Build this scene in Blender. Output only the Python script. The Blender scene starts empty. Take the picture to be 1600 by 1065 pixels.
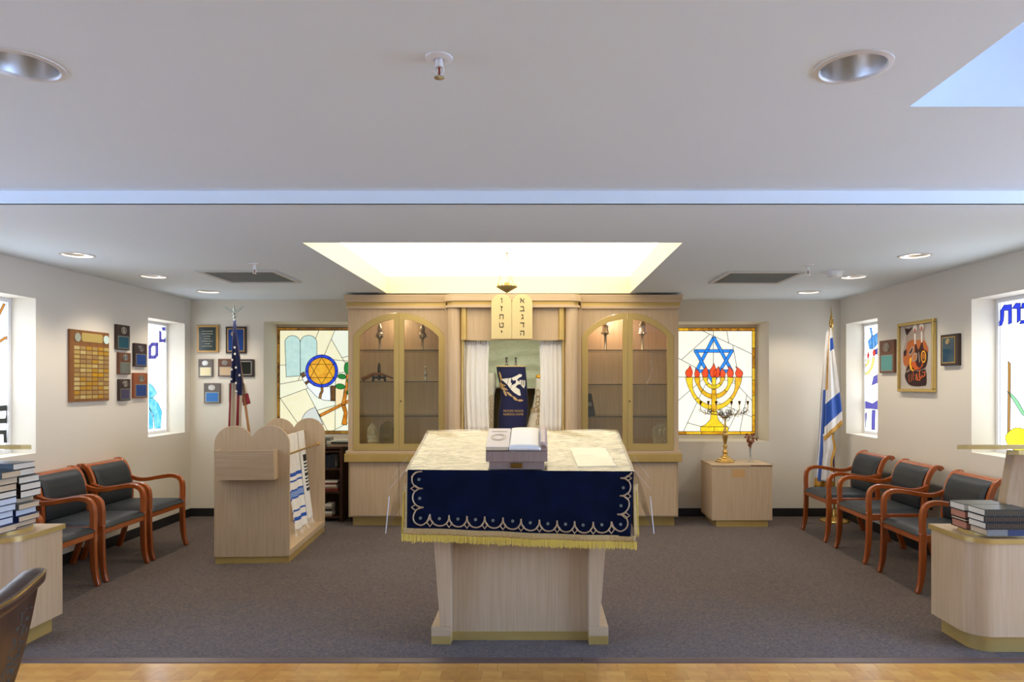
import bpy, math, random
from mathutils import Vector, Matrix
R = random.Random(7)
PI = math.pi
scene = bpy.context.scene
COL = scene.collection

# ------------------------------------------------------------------ camera, world, exposure
F, CX, CY, CZ = 1067.0, 838.0, 598.0, 1.5          # focal length / principal point in a 1600x1065 frame
cam_d = bpy.data.cameras.new('camera')
cam_d.sensor_width = 36.0
cam_d.lens = 36.0 * F / 1600.0
cam_d.shift_x = (800 - CX) / 1600.0
cam_d.shift_y = (CY - 532.5) / 1600.0
cam_d.clip_start = 0.05
cam = bpy.data.objects.new('camera', cam_d); COL.objects.link(cam)
cam.location = (0, 0, CZ); cam.rotation_euler = (PI / 2, 0, 0)
scene.camera = cam
world = bpy.data.worlds.new('sky'); scene.world = world
world.use_nodes = True
wn = world.node_tree.nodes['Background']
wn.inputs[0].default_value = (0.62, 0.78, 1.0, 1); wn.inputs[1].default_value = 1.0
vs = scene.view_settings
vs.view_transform = 'Standard'; vs.look = 'None'; vs.gamma = 1.0; vs.use_curve_mapping = False
vs.exposure = 0.0
# lamp strengths used by the builders below
P_SKYLIGHT = 3.3      # luminous ceiling over the bimah
P_CAN = 31.0          # each lit downlight, watts
P_SIDE = 3.6          # daylight behind the side windows
P_NEAR_L, P_NEAR_R = 15.5, 27.0          # daylight in the unseen near side windows, sized for the light they give
P_WELL = 1.1          # sky seen through the front skylight

# ------------------------------------------------------------------ helpers
def lin(c):
    if isinstance(c, str):
        c = [int(c[i:i + 2], 16) for i in (0, 2, 4)]
    return tuple(((v / 255) / 12.92 if v / 255 <= 0.04045 else ((v / 255 + 0.055) / 1.055) ** 2.4) for v in c)

MATS = {}
def mat(name, col, rough=0.5, metal=0.0, var=0.0, scale=20.0, stretch=(1, 1, 1), col2=None, bump=0.0, bscale=None,
        coat=0.0, spec=0.5, sheen=0.0, detail=4.0, bdist=0.01):
    if name in MATS: return MATS[name]
    m = bpy.data.materials.new(name); m.use_nodes = True
    nt = m.node_tree; b = nt.nodes['Principled BSDF']
    c = lin(col)
    b.inputs['Base Color'].default_value = (*c, 1)
    b.inputs['Roughness'].default_value = rough
    b.inputs['Metallic'].default_value = metal
    b.inputs['Specular IOR Level'].default_value = spec
    if coat:
        b.inputs['Coat Weight'].default_value = coat; b.inputs['Coat Roughness'].default_value = 0.15
    if sheen:
        b.inputs['Sheen Weight'].default_value = sheen
    if col2 is not None or bump:
        tc = nt.nodes.new('ShaderNodeTexCoord'); mp = nt.nodes.new('ShaderNodeMapping')
        mp.inputs['Scale'].default_value = stretch
        nt.links.new(tc.outputs['Object'], mp.inputs['Vector'])
    if col2 is not None:
        n = nt.nodes.new('ShaderNodeTexNoise'); n.inputs['Scale'].default_value = scale; n.inputs['Detail'].default_value = detail
        nt.links.new(mp.outputs[0], n.inputs['Vector'])
        r = nt.nodes.new('ShaderNodeValToRGB')
        r.color_ramp.elements[0].position = 0.32; r.color_ramp.elements[1].position = 0.68
        r.color_ramp.elements[0].color = (*c, 1); r.color_ramp.elements[1].color = (*lin(col2), 1)
        nt.links.new(n.outputs['Fac'], r.inputs[0]); nt.links.new(r.outputs[0], b.inputs['Base Color'])
    if bump:
        n2 = nt.nodes.new('ShaderNodeTexNoise'); n2.inputs['Scale'].default_value = bscale or scale; n2.inputs['Detail'].default_value = 3
        nt.links.new(mp.outputs[0], n2.inputs['Vector'])
        bp = nt.nodes.new('ShaderNodeBump'); bp.inputs['Strength'].default_value = bump; bp.inputs['Distance'].default_value = bdist
        nt.links.new(n2.outputs['Fac'], bp.inputs['Height']); nt.links.new(bp.outputs[0], b.inputs['Normal'])
    MATS[name] = m
    return m

def glow(name, col, strength, streak=0.0, col2=None, stretch=(3, 3, 3)):
    """backlit glass / lamp: emission with a slight gloss"""
    if name in MATS: return MATS[name]
    m = bpy.data.materials.new(name); m.use_nodes = True
    nt = m.node_tree; b = nt.nodes['Principled BSDF']
    c = lin(col)
    b.inputs['Base Color'].default_value = (*[v * 0.3 for v in c], 1)
    b.inputs['Roughness'].default_value = 0.25
    b.inputs['Emission Color'].default_value = (*c, 1)
    b.inputs['Emission Strength'].default_value = strength
    if col2 is not None:
        tc = nt.nodes.new('ShaderNodeTexCoord'); mp = nt.nodes.new('ShaderNodeMapping')
        mp.inputs['Scale'].default_value = stretch
        nt.links.new(tc.outputs['Object'], mp.inputs['Vector'])
        n = nt.nodes.new('ShaderNodeTexNoise'); n.inputs['Scale'].default_value = 6; n.inputs['Detail'].default_value = 3
        nt.links.new(mp.outputs[0], n.inputs['Vector'])
        r = nt.nodes.new('ShaderNodeValToRGB')
        r.color_ramp.elements[0].position = 0.35; r.color_ramp.elements[1].position = 0.65
        r.color_ramp.elements[0].color = (*c, 1); r.color_ramp.elements[1].color = (*lin(col2), 1)
        nt.links.new(n.outputs['Fac'], r.inputs[0]); nt.links.new(r.outputs[0], b.inputs['Emission Color'])
    MATS[name] = m
    return m

def clear(name, tint=(1, 1, 1), gloss=0.06, rough=0.02, ior=1.45):
    if name in MATS: return MATS[name]
    m = bpy.data.materials.new(name); m.use_nodes = True
    nt = m.node_tree
    for n in list(nt.nodes): nt.nodes.remove(n)
    o = nt.nodes.new('ShaderNodeOutputMaterial'); mx = nt.nodes.new('ShaderNodeMixShader')
    t = nt.nodes.new('ShaderNodeBsdfTransparent'); t.inputs[0].default_value = (*tint, 1)
    g = nt.nodes.new('ShaderNodeBsdfGlossy'); g.inputs['Roughness'].default_value = rough
    fr = nt.nodes.new('ShaderNodeLayerWeight'); pw = nt.nodes.new('ShaderNodeMath'); pw.operation = 'POWER'; pw.inputs[1].default_value = 5
    mt = nt.nodes.new('ShaderNodeMath'); mt.operation = 'MULTIPLY_ADD'; mt.inputs[1].default_value = .9; mt.inputs[2].default_value = ((ior - 1) / (ior + 1)) ** 2 + gloss
    nt.links.new(fr.outputs['Facing'], pw.inputs[0]); nt.links.new(pw.outputs[0], mt.inputs[0]); nt.links.new(mt.outputs[0], mx.inputs[0])
    nt.links.new(t.outputs[0], mx.inputs[1]); nt.links.new(g.outputs[0], mx.inputs[2]); nt.links.new(mx.outputs[0], o.inputs[0])
    MATS[name] = m
    return m

def root_of(o):
    while o.parent: o = o.parent
    return o

def tag(o, label=None, cat=None, group=None, kind=None):
    if label: o['label'] = label
    if cat: o['category'] = cat
    if group: o['group'] = group
    if kind: o['kind'] = kind
    return o

def thing(name, label, cat, loc=(0, 0, 0), rz=0.0, group=None, kind=None):
    o = bpy.data.objects.new(name, None); COL.objects.link(o)
    o.empty_display_size = 0.1
    o.location = loc; o.rotation_euler = (0, 0, rz)
    return tag(o, label, cat, group, kind)

class MB:
    def __init__(s): s.v = []; s.f = []; s.m = []
    def add(s, vs_, fs, mi=0):
        k = len(s.v); s.v += [Vector(p) for p in vs_]
        for f in fs: s.f.append([k + i for i in f]); s.m.append(mi)
        return s
    def box(s, x0, x1, y0, y1, z0, z1, mi=0):
        return s.add([(x0, y0, z0), (x1, y0, z0), (x1, y1, z0), (x0, y1, z0), (x0, y0, z1), (x1, y0, z1), (x1, y1, z1), (x0, y1, z1)],
                     [(0, 3, 2, 1), (4, 5, 6, 7), (0, 1, 5, 4), (1, 2, 6, 5), (2, 3, 7, 6), (3, 0, 4, 7)], mi)
    def hexa(s, b, t, mi=0):
        return s.add(list(b) + list(t), [(0, 3, 2, 1), (4, 5, 6, 7), (0, 1, 5, 4), (1, 2, 6, 5), (2, 3, 7, 6), (3, 0, 4, 7)], mi)
    def prism(s, a, b, mi=0):
        """a, b: matching 3-D loops"""
        n = len(a)
        return s.add(list(a) + list(b), [tuple(range(n))[::-1], tuple(range(n, 2 * n))] +
                     [(i, (i + 1) % n, n + (i + 1) % n, n + i) for i in range(n)], mi)
    def xz(s, poly, y0, y1, mi=0):
        return s.prism([(x, y0, z) for x, z in poly], [(x, y1, z) for x, z in poly], mi)
    def xy(s, poly, z0, z1, mi=0):
        return s.prism([(x, y, z0) for x, y in poly], [(x, y, z1) for x, y in poly], mi)
    def yz(s, poly, x0, x1, mi=0):
        return s.prism([(x0, y, z) for y, z in poly], [(x1, y, z) for y, z in poly], mi)
    def ring(s, outer, inner, y0, y1, mi=0):
        """frame between two matching xz loops"""
        n = len(outer); vs_ = [(x, y0, z) for x, z in outer] + [(x, y0, z) for x, z in inner] + \
            [(x, y1, z) for x, z in outer] + [(x, y1, z) for x, z in inner]
        fs = []
        for i in range(n):
            j = (i + 1) % n
            fs += [(i, j, n + j, n + i), (2 * n + j, 2 * n + i, 3 * n + i, 3 * n + j), (j, i, 2 * n + i, 2 * n + j), (n + i, n + j, 3 * n + j, 3 * n + i)]
        return s.add(vs_, fs, mi)
    def lathe(s, prof, c=(0, 0, 0), seg=20, mi=0, sx=1, sy=1, caps=True):
        vs_ = []; fs = []
        for r, z in prof:
            for k in range(seg):
                a = 2 * PI * k / seg
                vs_.append((c[0] + r * sx * math.cos(a), c[1] + r * sy * math.sin(a), c[2] + z))
        for i in range(len(prof) - 1):
            for k in range(seg):
                j = (k + 1) % seg
                fs.append((i * seg + k, i * seg + j, (i + 1) * seg + j, (i + 1) * seg + k))
        if caps and prof[0][0] > 1e-6: fs.append(tuple(range(seg))[::-1])
        if caps and prof[-1][0] > 1e-6: fs.append(tuple((len(prof) - 1) * seg + k for k in range(seg)))
        return s.add(vs_, fs, mi)
    def tube(s, path, r=0.01, seg=8, mi=0, closed=False, rect=None, up=None, radii=None):
        """round tube (r / radii) or rectangular bar (rect=(across, along up))"""
        P = [Vector(p) for p in path]; n = len(P)
        T = []
        for i in range(n):
            if closed: t = P[(i + 1) % n] - P[i - 1]
            else: t = P[min(i + 1, n - 1)] - P[max(i - 1, 0)]
            T.append(t.normalized())
        u = Vector(up) if up else (Vector((0, 0, 1)) if abs(T[0].z) < 0.9 else Vector((0, 1, 0)))
        vs_ = []; m = 4 if rect else seg
        for i in range(n):
            if not up and i:
                q = T[i - 1].rotation_difference(T[i]); u = q @ u
            a = T[i].cross(u).normalized(); b = a.cross(T[i]).normalized()
            if not up: u = b
            if rect:
                w, h = rect[i] if isinstance(rect[0], (tuple, list)) else rect
                vs_ += [P[i] + a * (w / 2) * p + b * (h / 2) * q2 for p, q2 in ((-1, -1), (1, -1), (1, 1), (-1, 1))]
            else:
                rr = radii[i] if radii else r
                vs_ += [P[i] + a * rr * math.cos(2 * PI * k / seg) + b * rr * math.sin(2 * PI * k / seg) for k in range(seg)]
        fs = []
        for i in range(n if closed else n - 1):
            j = (i + 1) % n
            for k in range(m):
                l = (k + 1) % m
                fs.append((i * m + k, i * m + l, j * m + l, j * m + k))
        if not closed: fs += [tuple(range(m))[::-1], tuple((n - 1) * m + k for k in range(m))]
        return s.add(vs_, fs, mi)
    def grid(s, fn, nu, nv, mi=0, mfn=None):
        k = len(s.v)
        for j in range(nv + 1):
            for i in range(nu + 1): s.v.append(Vector(fn(i / nu, j / nv)))
        for j in range(nv):
            for i in range(nu):
                a = k + j * (nu + 1) + i
                s.f.append([a, a + 1, a + nu + 2, a + nu + 1]); s.m.append(mfn((i + .5) / nu, (j + .5) / nv) if mfn else mi)
        return s
    def loft(s, rings, mi=0, caps=True, closed=True):
        n = len(rings[0]); vs_ = [p for r in rings for p in r]; fs = []
        for i in range(len(rings) - 1):
            for k in range(n if closed else n - 1):
                l = (k + 1) % n
                fs.append((i * n + k, i * n + l, (i + 1) * n + l, (i + 1) * n + k))
        if caps: fs += [tuple(range(n))[::-1], tuple((len(rings) - 1) * n + k for k in range(n))]
        return s.add(vs_, fs, mi)
    def mesh(s, name, off=(0, 0, 0), smooth=None):
        me = bpy.data.meshes.new(name)
        o = Vector(off)
        me.from_pydata([v - o for v in s.v], [], s.f)
        me.polygons.foreach_set('material_index', s.m)
        if smooth is not None:
            me.polygons.foreach_set('use_smooth', [True] * len(s.f))
            me.set_sharp_from_angle(angle=math.radians(smooth))
        me.validate(); me.update()
        return me
    def build(s, name, mats, parent=None, smooth=None, bevel=0.0, solid=0.0, sub=0, seg=2, fixn=True, loc=None):
        """world coordinates in; the parent root's location is taken off (build before rotating the root)"""
        if parent is not None: off = root_of(parent).location.copy()
        elif loc is not None: off = Vector(loc)
        else:
            xs = [v.x for v in s.v]; ys = [v.y for v in s.v]; zs = [v.z for v in s.v]
            off = Vector(((min(xs) + max(xs)) / 2, (min(ys) + max(ys)) / 2, min(zs)))
        me = s.mesh(name, off, smooth)
        if fixn:
            import bmesh
            bm = bmesh.new(); bm.from_mesh(me); bmesh.ops.recalc_face_normals(bm, faces=bm.faces); bm.to_mesh(me); bm.free()
            if smooth is not None: me.set_sharp_from_angle(angle=math.radians(smooth))
        for m in (mats if isinstance(mats, (list, tuple)) else [mats]): me.materials.append(m)
        o = bpy.data.objects.new(name, me); COL.objects.link(o)
        if parent is not None: o.parent = parent
        else: o.location = off
        if solid:
            md = o.modifiers.new('solid', 'SOLIDIFY'); md.thickness = solid; md.offset = 0
        if bevel:
            md = o.modifiers.new('bevel', 'BEVEL'); md.width = bevel; md.segments = seg; md.limit_method = 'ANGLE'
        if sub:
            md = o.modifiers.new('sub', 'SUBSURF'); md.levels = sub; md.render_levels = sub
        return o

def copy_tree(o, parent=None):
    c = o.copy(); COL.objects.link(c); c.parent = parent
    for ch in list(o.children): copy_tree(ch, c)
    return c

def pt(x, y, d): return Vector(((x - CX) * d / F, d, CZ - (y - CY) * d / F))
def catmull(pts, n=6, closed=False):
    P = [Vector(p) for p in pts]; out = []; N = len(P)
    for i in range(N if closed else N - 1):
        p0 = P[i - 1] if (i or closed) else P[0]; p1 = P[i]; p2 = P[(i + 1) % N]; p3 = P[(i + 2) % N] if (closed or i + 2 < N) else P[-1]
        for k in range(n):
            t = k / n
            out.append(0.5 * ((2 * p1) + (p2 - p0) * t + (2 * p0 - 5 * p1 + 4 * p2 - p3) * t * t + (3 * p1 - p0 - 3 * p2 + p3) * t ** 3))
    if not closed: out.append(P[-1])
    return out
def interp(tab, t):
    for (a, va), (b, vb) in zip(tab, tab[1:]):
        if t <= b:
            k = 0 if b == a else max(0, min(1, (t - a) / (b - a)))
            return va + (vb - va) * k
    return tab[-1][1]
def text2d(body, size):
    cu = bpy.data.curves.new('t', 'FONT'); cu.body = body; cu.size = size; cu.align_x = 'CENTER'; cu.align_y = 'CENTER'; cu.resolution_u = 3
    ob = bpy.data.objects.new('t', cu); COL.objects.link(ob)
    dg = bpy.context.evaluated_depsgraph_get(); dg.update()
    me = bpy.data.meshes.new_from_object(ob.evaluated_get(dg))
    vs_ = [tuple(v.co[:2]) for v in me.vertices]; fs = [tuple(p.vertices) for p in me.polygons]
    bpy.data.objects.remove(ob); bpy.data.curves.remove(cu); bpy.data.meshes.remove(me)
    return vs_, fs

# ------------------------------------------------------------------ materials
WALL = mat('wall_paint', 'DAD2C0', 0.75, bump=0.04, bscale=120)
CEIL = mat('ceiling_paint', 'E6F1F8', 0.8, bump=0.03, bscale=90)
OAK = mat('pickled_oak', 'C6AC8A', 0.45, col2='BAA07C', scale=10, stretch=(7, 7, 0.3), bump=0.02, bscale=30, coat=0.15)
OAKG = mat('pickled_oak_horizontal', 'C6AC8A', 0.45, col2='BAA07C', scale=10, stretch=(0.3, 7, 7), bump=0.02, bscale=30, coat=0.15)
BRASS = mat('satin_brass_laminate', 'C6AA66', 0.36, 0.35, col2='BA9C58', scale=3)
GOLD = mat('polished_brass', 'CCA65C', 0.22, .75)
DOORG = mat('gold_door_laminate', 'C0A768', 0.42, 0.45)
SILVER = mat('silver', 'D8D4CA', 0.22, 1.0, bump=0.25, bscale=160)
SILVERS = mat('smooth_silver', 'D8D6D0', 0.2, 1.0)
CHERRY = mat('cherry_wood', 'A6531F', 0.2, col2='8E4315', scale=5, stretch=(1, 1, .5), coat=0.6)
LEATHER = mat('slate_vinyl', '23292E', 0.45, spec=.4, bump=0.06, bscale=260)
BLACK = mat('black_vinyl', '1B1A1B', 0.5)
DARKWOOD = mat('dark_bookcase_wood', '4A2A1A', 0.5, col2='38200F', scale=8, stretch=(2, 2, .4))
WALNUT = mat('plaque_walnut', '6B4228', 0.45, col2='573420', scale=10, stretch=(3, 3, .6))
WALNUTD = mat('plaque_dark_walnut', '3A2820', 0.4, col2='2C1D18', scale=10, stretch=(3, 3, .6))
GREYWOOD = mat('plaque_grey_wood', '6E625A', 0.5, col2='5C524C', scale=10)
WHITEP = mat('white_paper', 'EDE8DA', 0.6)
CREAMP = mat('cream_pages', 'D9C7A4', 0.7)
PLATEG = mat('plaque_gold_plate', 'C8A45A', 0.35, 0.6)
BLUEP = mat('plaque_blue_plate', '0F3C7E', 0.3, 0.2)
BLUEL = mat('plaque_bright_blue_plate', '1F6DB4', 0.35)
TEALP = mat('plaque_teal_plate', '4E8F88', 0.35)
GLASS = clear('cabinet_glass', (0.95, 0.95, 0.92), 0.0, ior=1.45)
GLASSE = clear('shelf_glass', (0.92, 0.96, 0.94), 0.02)
GLASSEDGE = mat('shelf_glass_edge', '1E2E26', .2)
PLASTIC = clear('clear_plastic', (0.97, 0.98, 0.98), 0.02, 0.1, ior=1.25)
CARPET = mat('carpet_mauve', '271A15', 0.95, col2='66503F', scale=85, bump=0.6, bscale=420, sheen=0.2, detail=2)
WHITEM = mat('white_metal', 'E4E4E2', 0.4)
# ------------------------------------------------------------------ room shell
XL, XR, YB = -3.894, 3.425, 7.69            # walls
ZC, ZN, YS = 2.4375, 2.5045, 3.573          # low ceiling, near ceiling, soffit line
YE = 3.70                                   # carpet edge
GX, GXR, GY = -4.105, 3.635, 8.10           # glass planes of left / right / back windows
YR = -4.2                                   # rear wall
WZ0, WZ1 = 0.955, 2.157

def struct(mb, name, m, label=None, cat=None, **k):
    return tag(mb.build(name, m, **k), label, cat, kind='structure')

def cells(us, vs_, holes):
    us = sorted(set(us + [h[0] for h in holes] + [h[1] for h in holes])); vs_ = sorted(set(vs_ + [h[2] for h in holes] + [h[3] for h in holes]))
    for a, b in zip(us, us[1:]):
        for c, d in zip(vs_, vs_[1:]):
            if not any(h[0] - 1e-6 <= a and b <= h[1] + 1e-6 and h[2] - 1e-6 <= c and d <= h[3] + 1e-6 for h in holes):
                yield a, b, c, d

def ceiling_mesh(x0, x1, y0, y1, z, rects, rounds, thick=0.03):
    mb = MB()
    rr = [(cx - 0.16, cx + 0.16, cy - 0.16, cy + 0.16) for cx, cy, r in rounds]
    for a, b, c, d in cells([x0, x1], [y0, y1], rects + rr):
        mb.add([(a, c, z), (b, c, z), (b, d, z), (a, d, z)], [(0, 1, 2, 3)])
    for cx, cy, r in rounds:
        n = 32; vs_ = []
        for k in range(n):
            a = 2 * PI * k / n; c, s = math.cos(a), math.sin(a); q = 0.16 / max(abs(c), abs(s))
            vs_ += [(cx + q * c, cy + q * s, z), (cx + r * c, cy + r * s, z)]
        mb.add(vs_, [(2 * k, 2 * ((k + 1) % n), 2 * ((k + 1) % n) + 1, 2 * k + 1) for k in range(n)])
    return mb

SKY = (-1.565, 0.978, 4.568, 7.145)
WELL = (1.357, 3.0, 0.9, 2.487)
cans = [(-3.36, 5.0), (-3.36, 6.0), (-3.36, 7.0), (2.79, 5.03), (2.80, 6.03), (2.81, 7.04)]
cans_off = [(-1.626, 2.16), (1.0085, 2.174), (-1.626, 0.0), (1.0085, 0.0)]

# floor
mb = MB(); mb.box(XL - .3, XR + .3, YE, YB + .5, -0.1, 0.0)
carpet = struct(mb, 'floor_carpet', CARPET, 'mauve brown speckled carpet of the bimah area', 'carpet')
PARQ = mat('parquet_vinyl', 'D09A48', 0.3, col2='BC8136', scale=7, stretch=(1, 2.6, 1), coat=0.35, detail=8)
mb = MB(); mb.box(-6.2, 6.2, YR - .2, YE, -0.1, -0.006)
floor = struct(mb, 'floor', PARQ, 'golden brown wood tile floor in front of the carpet', 'floor')
tile = MB().box(-.0523, .0523, -.0523, .0523, -.008, 0).mesh('tile')
tile2 = tile.copy()
PM = [PARQ, mat('parquet_vinyl_dark', 'C88F40', 0.3, col2='B0762C', scale=6, stretch=(2.2, 1, 1), coat=0.35, detail=8),
      mat('parquet_vinyl_light', 'D4A04E', 0.3, col2='C0883A', scale=6, stretch=(1, 2.2, 1), coat=0.35, detail=8)]
tms = []
for m in PM:
    t = tile.copy(); t.materials.clear(); t.materials.append(m); tms.append(t)
for j in range(4):
    for i in range(56):
        o = bpy.data.objects.new('floor_tile', R.choice(tms)); COL.objects.link(o); o.parent = floor
        o.location = Vector((-3.0 + i * .1055 + (j % 2) * .03, YE - .035 - .054 - j * .1055, 0.0)) - floor.location
mb = MB()
struct(MB().yz([(YE - .045, 0.0), (YE - .04, .004), (YE - .008, .012), (YE + .004, .012), (YE + .004, 0)], -3.9, .245),
       'trim_1', mat('rubber_strip', '5E4A43', 0.4), 'brown rubber edging strip between carpet and wood floor, long length', 'edging')
struct(MB().yz([(YE - .045, 0.0), (YE - .04, .004), (YE - .008, .012), (YE + .004, .012), (YE + .004, 0)], .249, 3.44),
       'trim_2', MATS['rubber_strip'], 'brown rubber edging strip between carpet and wood floor, right length', 'edging')

# walls with window openings (y0,y1,z0,z1)
LW = [(6.85, 7.564, WZ0, WZ1), (4.1, 5.313, WZ0, WZ1)]
RW = [(6.856, 7.55, WZ0 - .01, WZ1 - .005), (4.15, 5.374, WZ0, WZ1)]
BWIN = [(-3.07, -2.03, .841, 2.19), (1.585, 2.62, .841, 2.19)]
mb = MB()
for a, b, c, d in cells([YS, YB + .45], [0, ZC + .1], LW): mb.box(GX - .03, XL, a, b, c, d)
struct(mb, 'wall_left', WALL, 'off white side wall with plaques left of the carpet', 'wall')
mb = MB()
for a, b, c, d in cells([YS, YB + .45], [0, ZC + .1], RW): mb.box(XR, GXR + .03, a, b, c, d)
struct(mb, 'wall_right', WALL, 'off white side wall behind the three right armchairs', 'wall')
mb = MB()
for a, b, c, d in cells([XL - .1, XR + .1], [0, ZC + .1], BWIN): mb.box(a, b, YB, GY + .03, c, d)
struct(mb, 'wall_back', WALL, 'off white back wall behind the ark and cabinets', 'wall')
struct(MB().box(XL - 2.4, XL - .0, YS - .12, YS, 0, ZN + .1), 'wall_return_left', WALL, 'return wall beside the carpet area, left', 'wall')
struct(MB().box(XR + .0, XR + 2.8, YS - .12, YS, 0, ZN + .1), 'wall_return_right', WALL, 'return wall beside the carpet area, right', 'wall')
struct(MB().box(-6.3, 6.3, YR - .15, YR, 0, ZN + .1), 'wall_rear', WALL, 'rear wall behind the viewer', 'wall')
RWIN = [(-.6, 1.1, .95, 2.46), (1.25, 3.35, .95, 2.46)]
wk = 10
for s, nm in ((-1, 'left'), (1, 'right')):
    mb = MB(); xa = s * 6.2
    for a, b, c, d in cells([YR - .15, YS], [0, ZN + .1], RWIN): mb.box(min(xa, xa + s * .15), max(xa, xa + s * .15), a, b, c, d)
    struct(mb, 'wall_near_' + nm, WALL, 'near side wall with daylight windows, ' + nm, 'wall')
    for k, (a, b, c, d) in enumerate(RWIN):
        w = thing('window_%d' % wk, 'unseen daylight window in the near %s wall' % nm, None, (xa + s * .08, (a + b) / 2, c), kind='structure'); wk += 1
        f = MB(); x0, x1 = sorted((xa + s * .04, xa + s * .1)); mid = (a + b) / 2
        for (p, q, g, h) in ((a, b, c, c + .05), (a, b, d - .05, d), (a, a + .05, c + .05, d - .05), (b - .05, b, c + .05, d - .05), (mid - .025, mid + .025, c + .05, d - .05)): f.box(x0, x1, p, q, g, h)
        f.build('window_frame', WHITEM, w)
        for p, q in ((a + .05, mid - .025), (mid + .025, b - .05)):
            MB().box(min(xa + s * .07, xa + s * .08), max(xa + s * .07, xa + s * .08), p, q, c + .05, d - .05).build('pane', glow('sky_pane_' + nm, 'B2CDFF', P_NEAR_L if s < 0 else P_NEAR_R), w)

# baseboards
for nm, args in (('baseboard_left', (XL, XL + .012, YS, YB, 0, .092)), ('baseboard_right', (XR - .012, XR, YS, YB, 0, .092)),
                 ('baseboard_back', (XL, XR, YB - .012, YB, 0, .092))):
    struct(MB().box(*args), nm, BLACK, 'black vinyl baseboard along the ' + nm.split('_')[1] + ' wall', 'baseboard', bevel=.003)

# ceilings
struct(ceiling_mesh(XL - .05, XR + .05, YS, YB + .05, ZC, [SKY], [(x, y, .098) for x, y in cans]), 'ceiling', CEIL,
       'low white ceiling over the carpet with downlights', 'ceiling', fixn=False)
struct(ceiling_mesh(-6.3, 6.3, YR - .1, YS, ZN, [WELL], [(x, y, .1) for x, y in cans_off]), 'ceiling_near', CEIL,
       'higher white ceiling in front of the soffit', 'ceiling', fixn=False)
struct(MB().box(-6.3, 6.3, YS, YS + .02, ZC, ZN), 'soffit', CEIL, 'narrow vertical soffit step across the ceiling', 'soffit')
# plenum cover so that no sky leaks through the gaps above the ceilings
def skylight(name, rc, z0, z1, wallm, panem, label):
    x0, x1, y0, y1 = rc
    t = thing(name, label, 'skylight', ((x0 + x1) / 2, (y0 + y1) / 2, z0), kind='structure')
    w = MB()
    e = .02; z0 = z0 + .001
    w.box(x0 - e, x0, y0 - e, y1 + e, z0 - .0, z1); w.box(x1, x1 + e, y0 - e, y1 + e, z0, z1)
    w.box(x0, x1, y0 - e, y0, z0, z1); w.box(x0, x1, y1, y1 + e, z0, z1)
    w.build('well_sides', wallm, t)
    MB().box(x0 - e, x1 + e, y0 - e, y1 + e, z1, z1 + .02).build('diffuser', panem, t)
    return t
skylight('luminous_ceiling', SKY, ZC, 2.618, mat('well_paint', 'E9E0C2', .7), glow('diffuser_glow', 'FFF1D4', P_SKYLIGHT),
         'square luminous ceiling recess glowing above the ark')
skylight('skylight', WELL, ZN, 3.3, CEIL, glow('sky_glow', 'B4D0FF', P_WELL), 'daylight skylight well in the near ceiling at upper right')

# downlights
CANTRIM = mat('downlight_trim', 'DAD8D4', .35)
REFL = mat('downlight_reflector', 'DCDFE2', .3, .85)
LENS = glow('downlight_lens', 'FFF4E4', 7.0)
LENSOFF = mat('downlight_bulb', 'E8EAEC', .3)
def downlight(x, y, z, r, on, label, group):
    t = thing('recessed_downlight', label, 'downlight', (x, y, z), group=group)
    n = 32
    MB().lathe([(r + .018, 0), (r + .018, -.003), (r + .002, -.006), (r - .002, 0), (r - .002, .004), (r + .018, .0)], (x, y, z), n, caps=False).build('trim_ring', CANTRIM, t, smooth=40)
    h = .022 if on else .085
    MB().lathe([(r, 0), (r * .95, h * .5), (r * (.9 if on else .8), h)], (x, y, z), n, caps=False).build('reflector', REFL, t, smooth=60, fixn=False)
    MB().lathe([(r * (.9 if on else .8), h), (0.0001, h + .004)], (x, y, z), n, caps=False).build('lamp_lens', LENS if on else LENSOFF, t)
    if on:
        l = bpy.data.lights.new('lamp', 'SPOT'); l.energy = P_CAN; l.spot_size = math.radians(125); l.spot_blend = .6; l.shadow_soft_size = .06
        l.color = (1.0, .89, .76)
        lo = bpy.data.objects.new('lamp', l); COL.objects.link(lo); lo.parent = t; lo.location = (0, 0, -.015)
side_names = ['nearest the viewer', 'in the middle', 'nearest the back wall']
for k, (x, y) in enumerate(cans):
    downlight(x, y, ZC, .098, True, 'lit round downlight over the %s armchairs, %s of its row of three' % ('left' if k < 3 else 'right', side_names[k % 3]), 'lit downlights')
for k, (x, y) in enumerate(cans_off[:2]):
    downlight(x, y, ZN, .1, False, ['unlit silver downlight at the upper left, cut by the frame', 'unlit silver downlight left of the front skylight well'][k], 'unlit downlights')
for (x, y), q in zip(cans_off[2:], ('left', 'right')):
    downlight(x, y, ZN, .1, False, 'unlit silver downlight overhead above the viewer, ' + q, 'unlit downlights')

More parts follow.
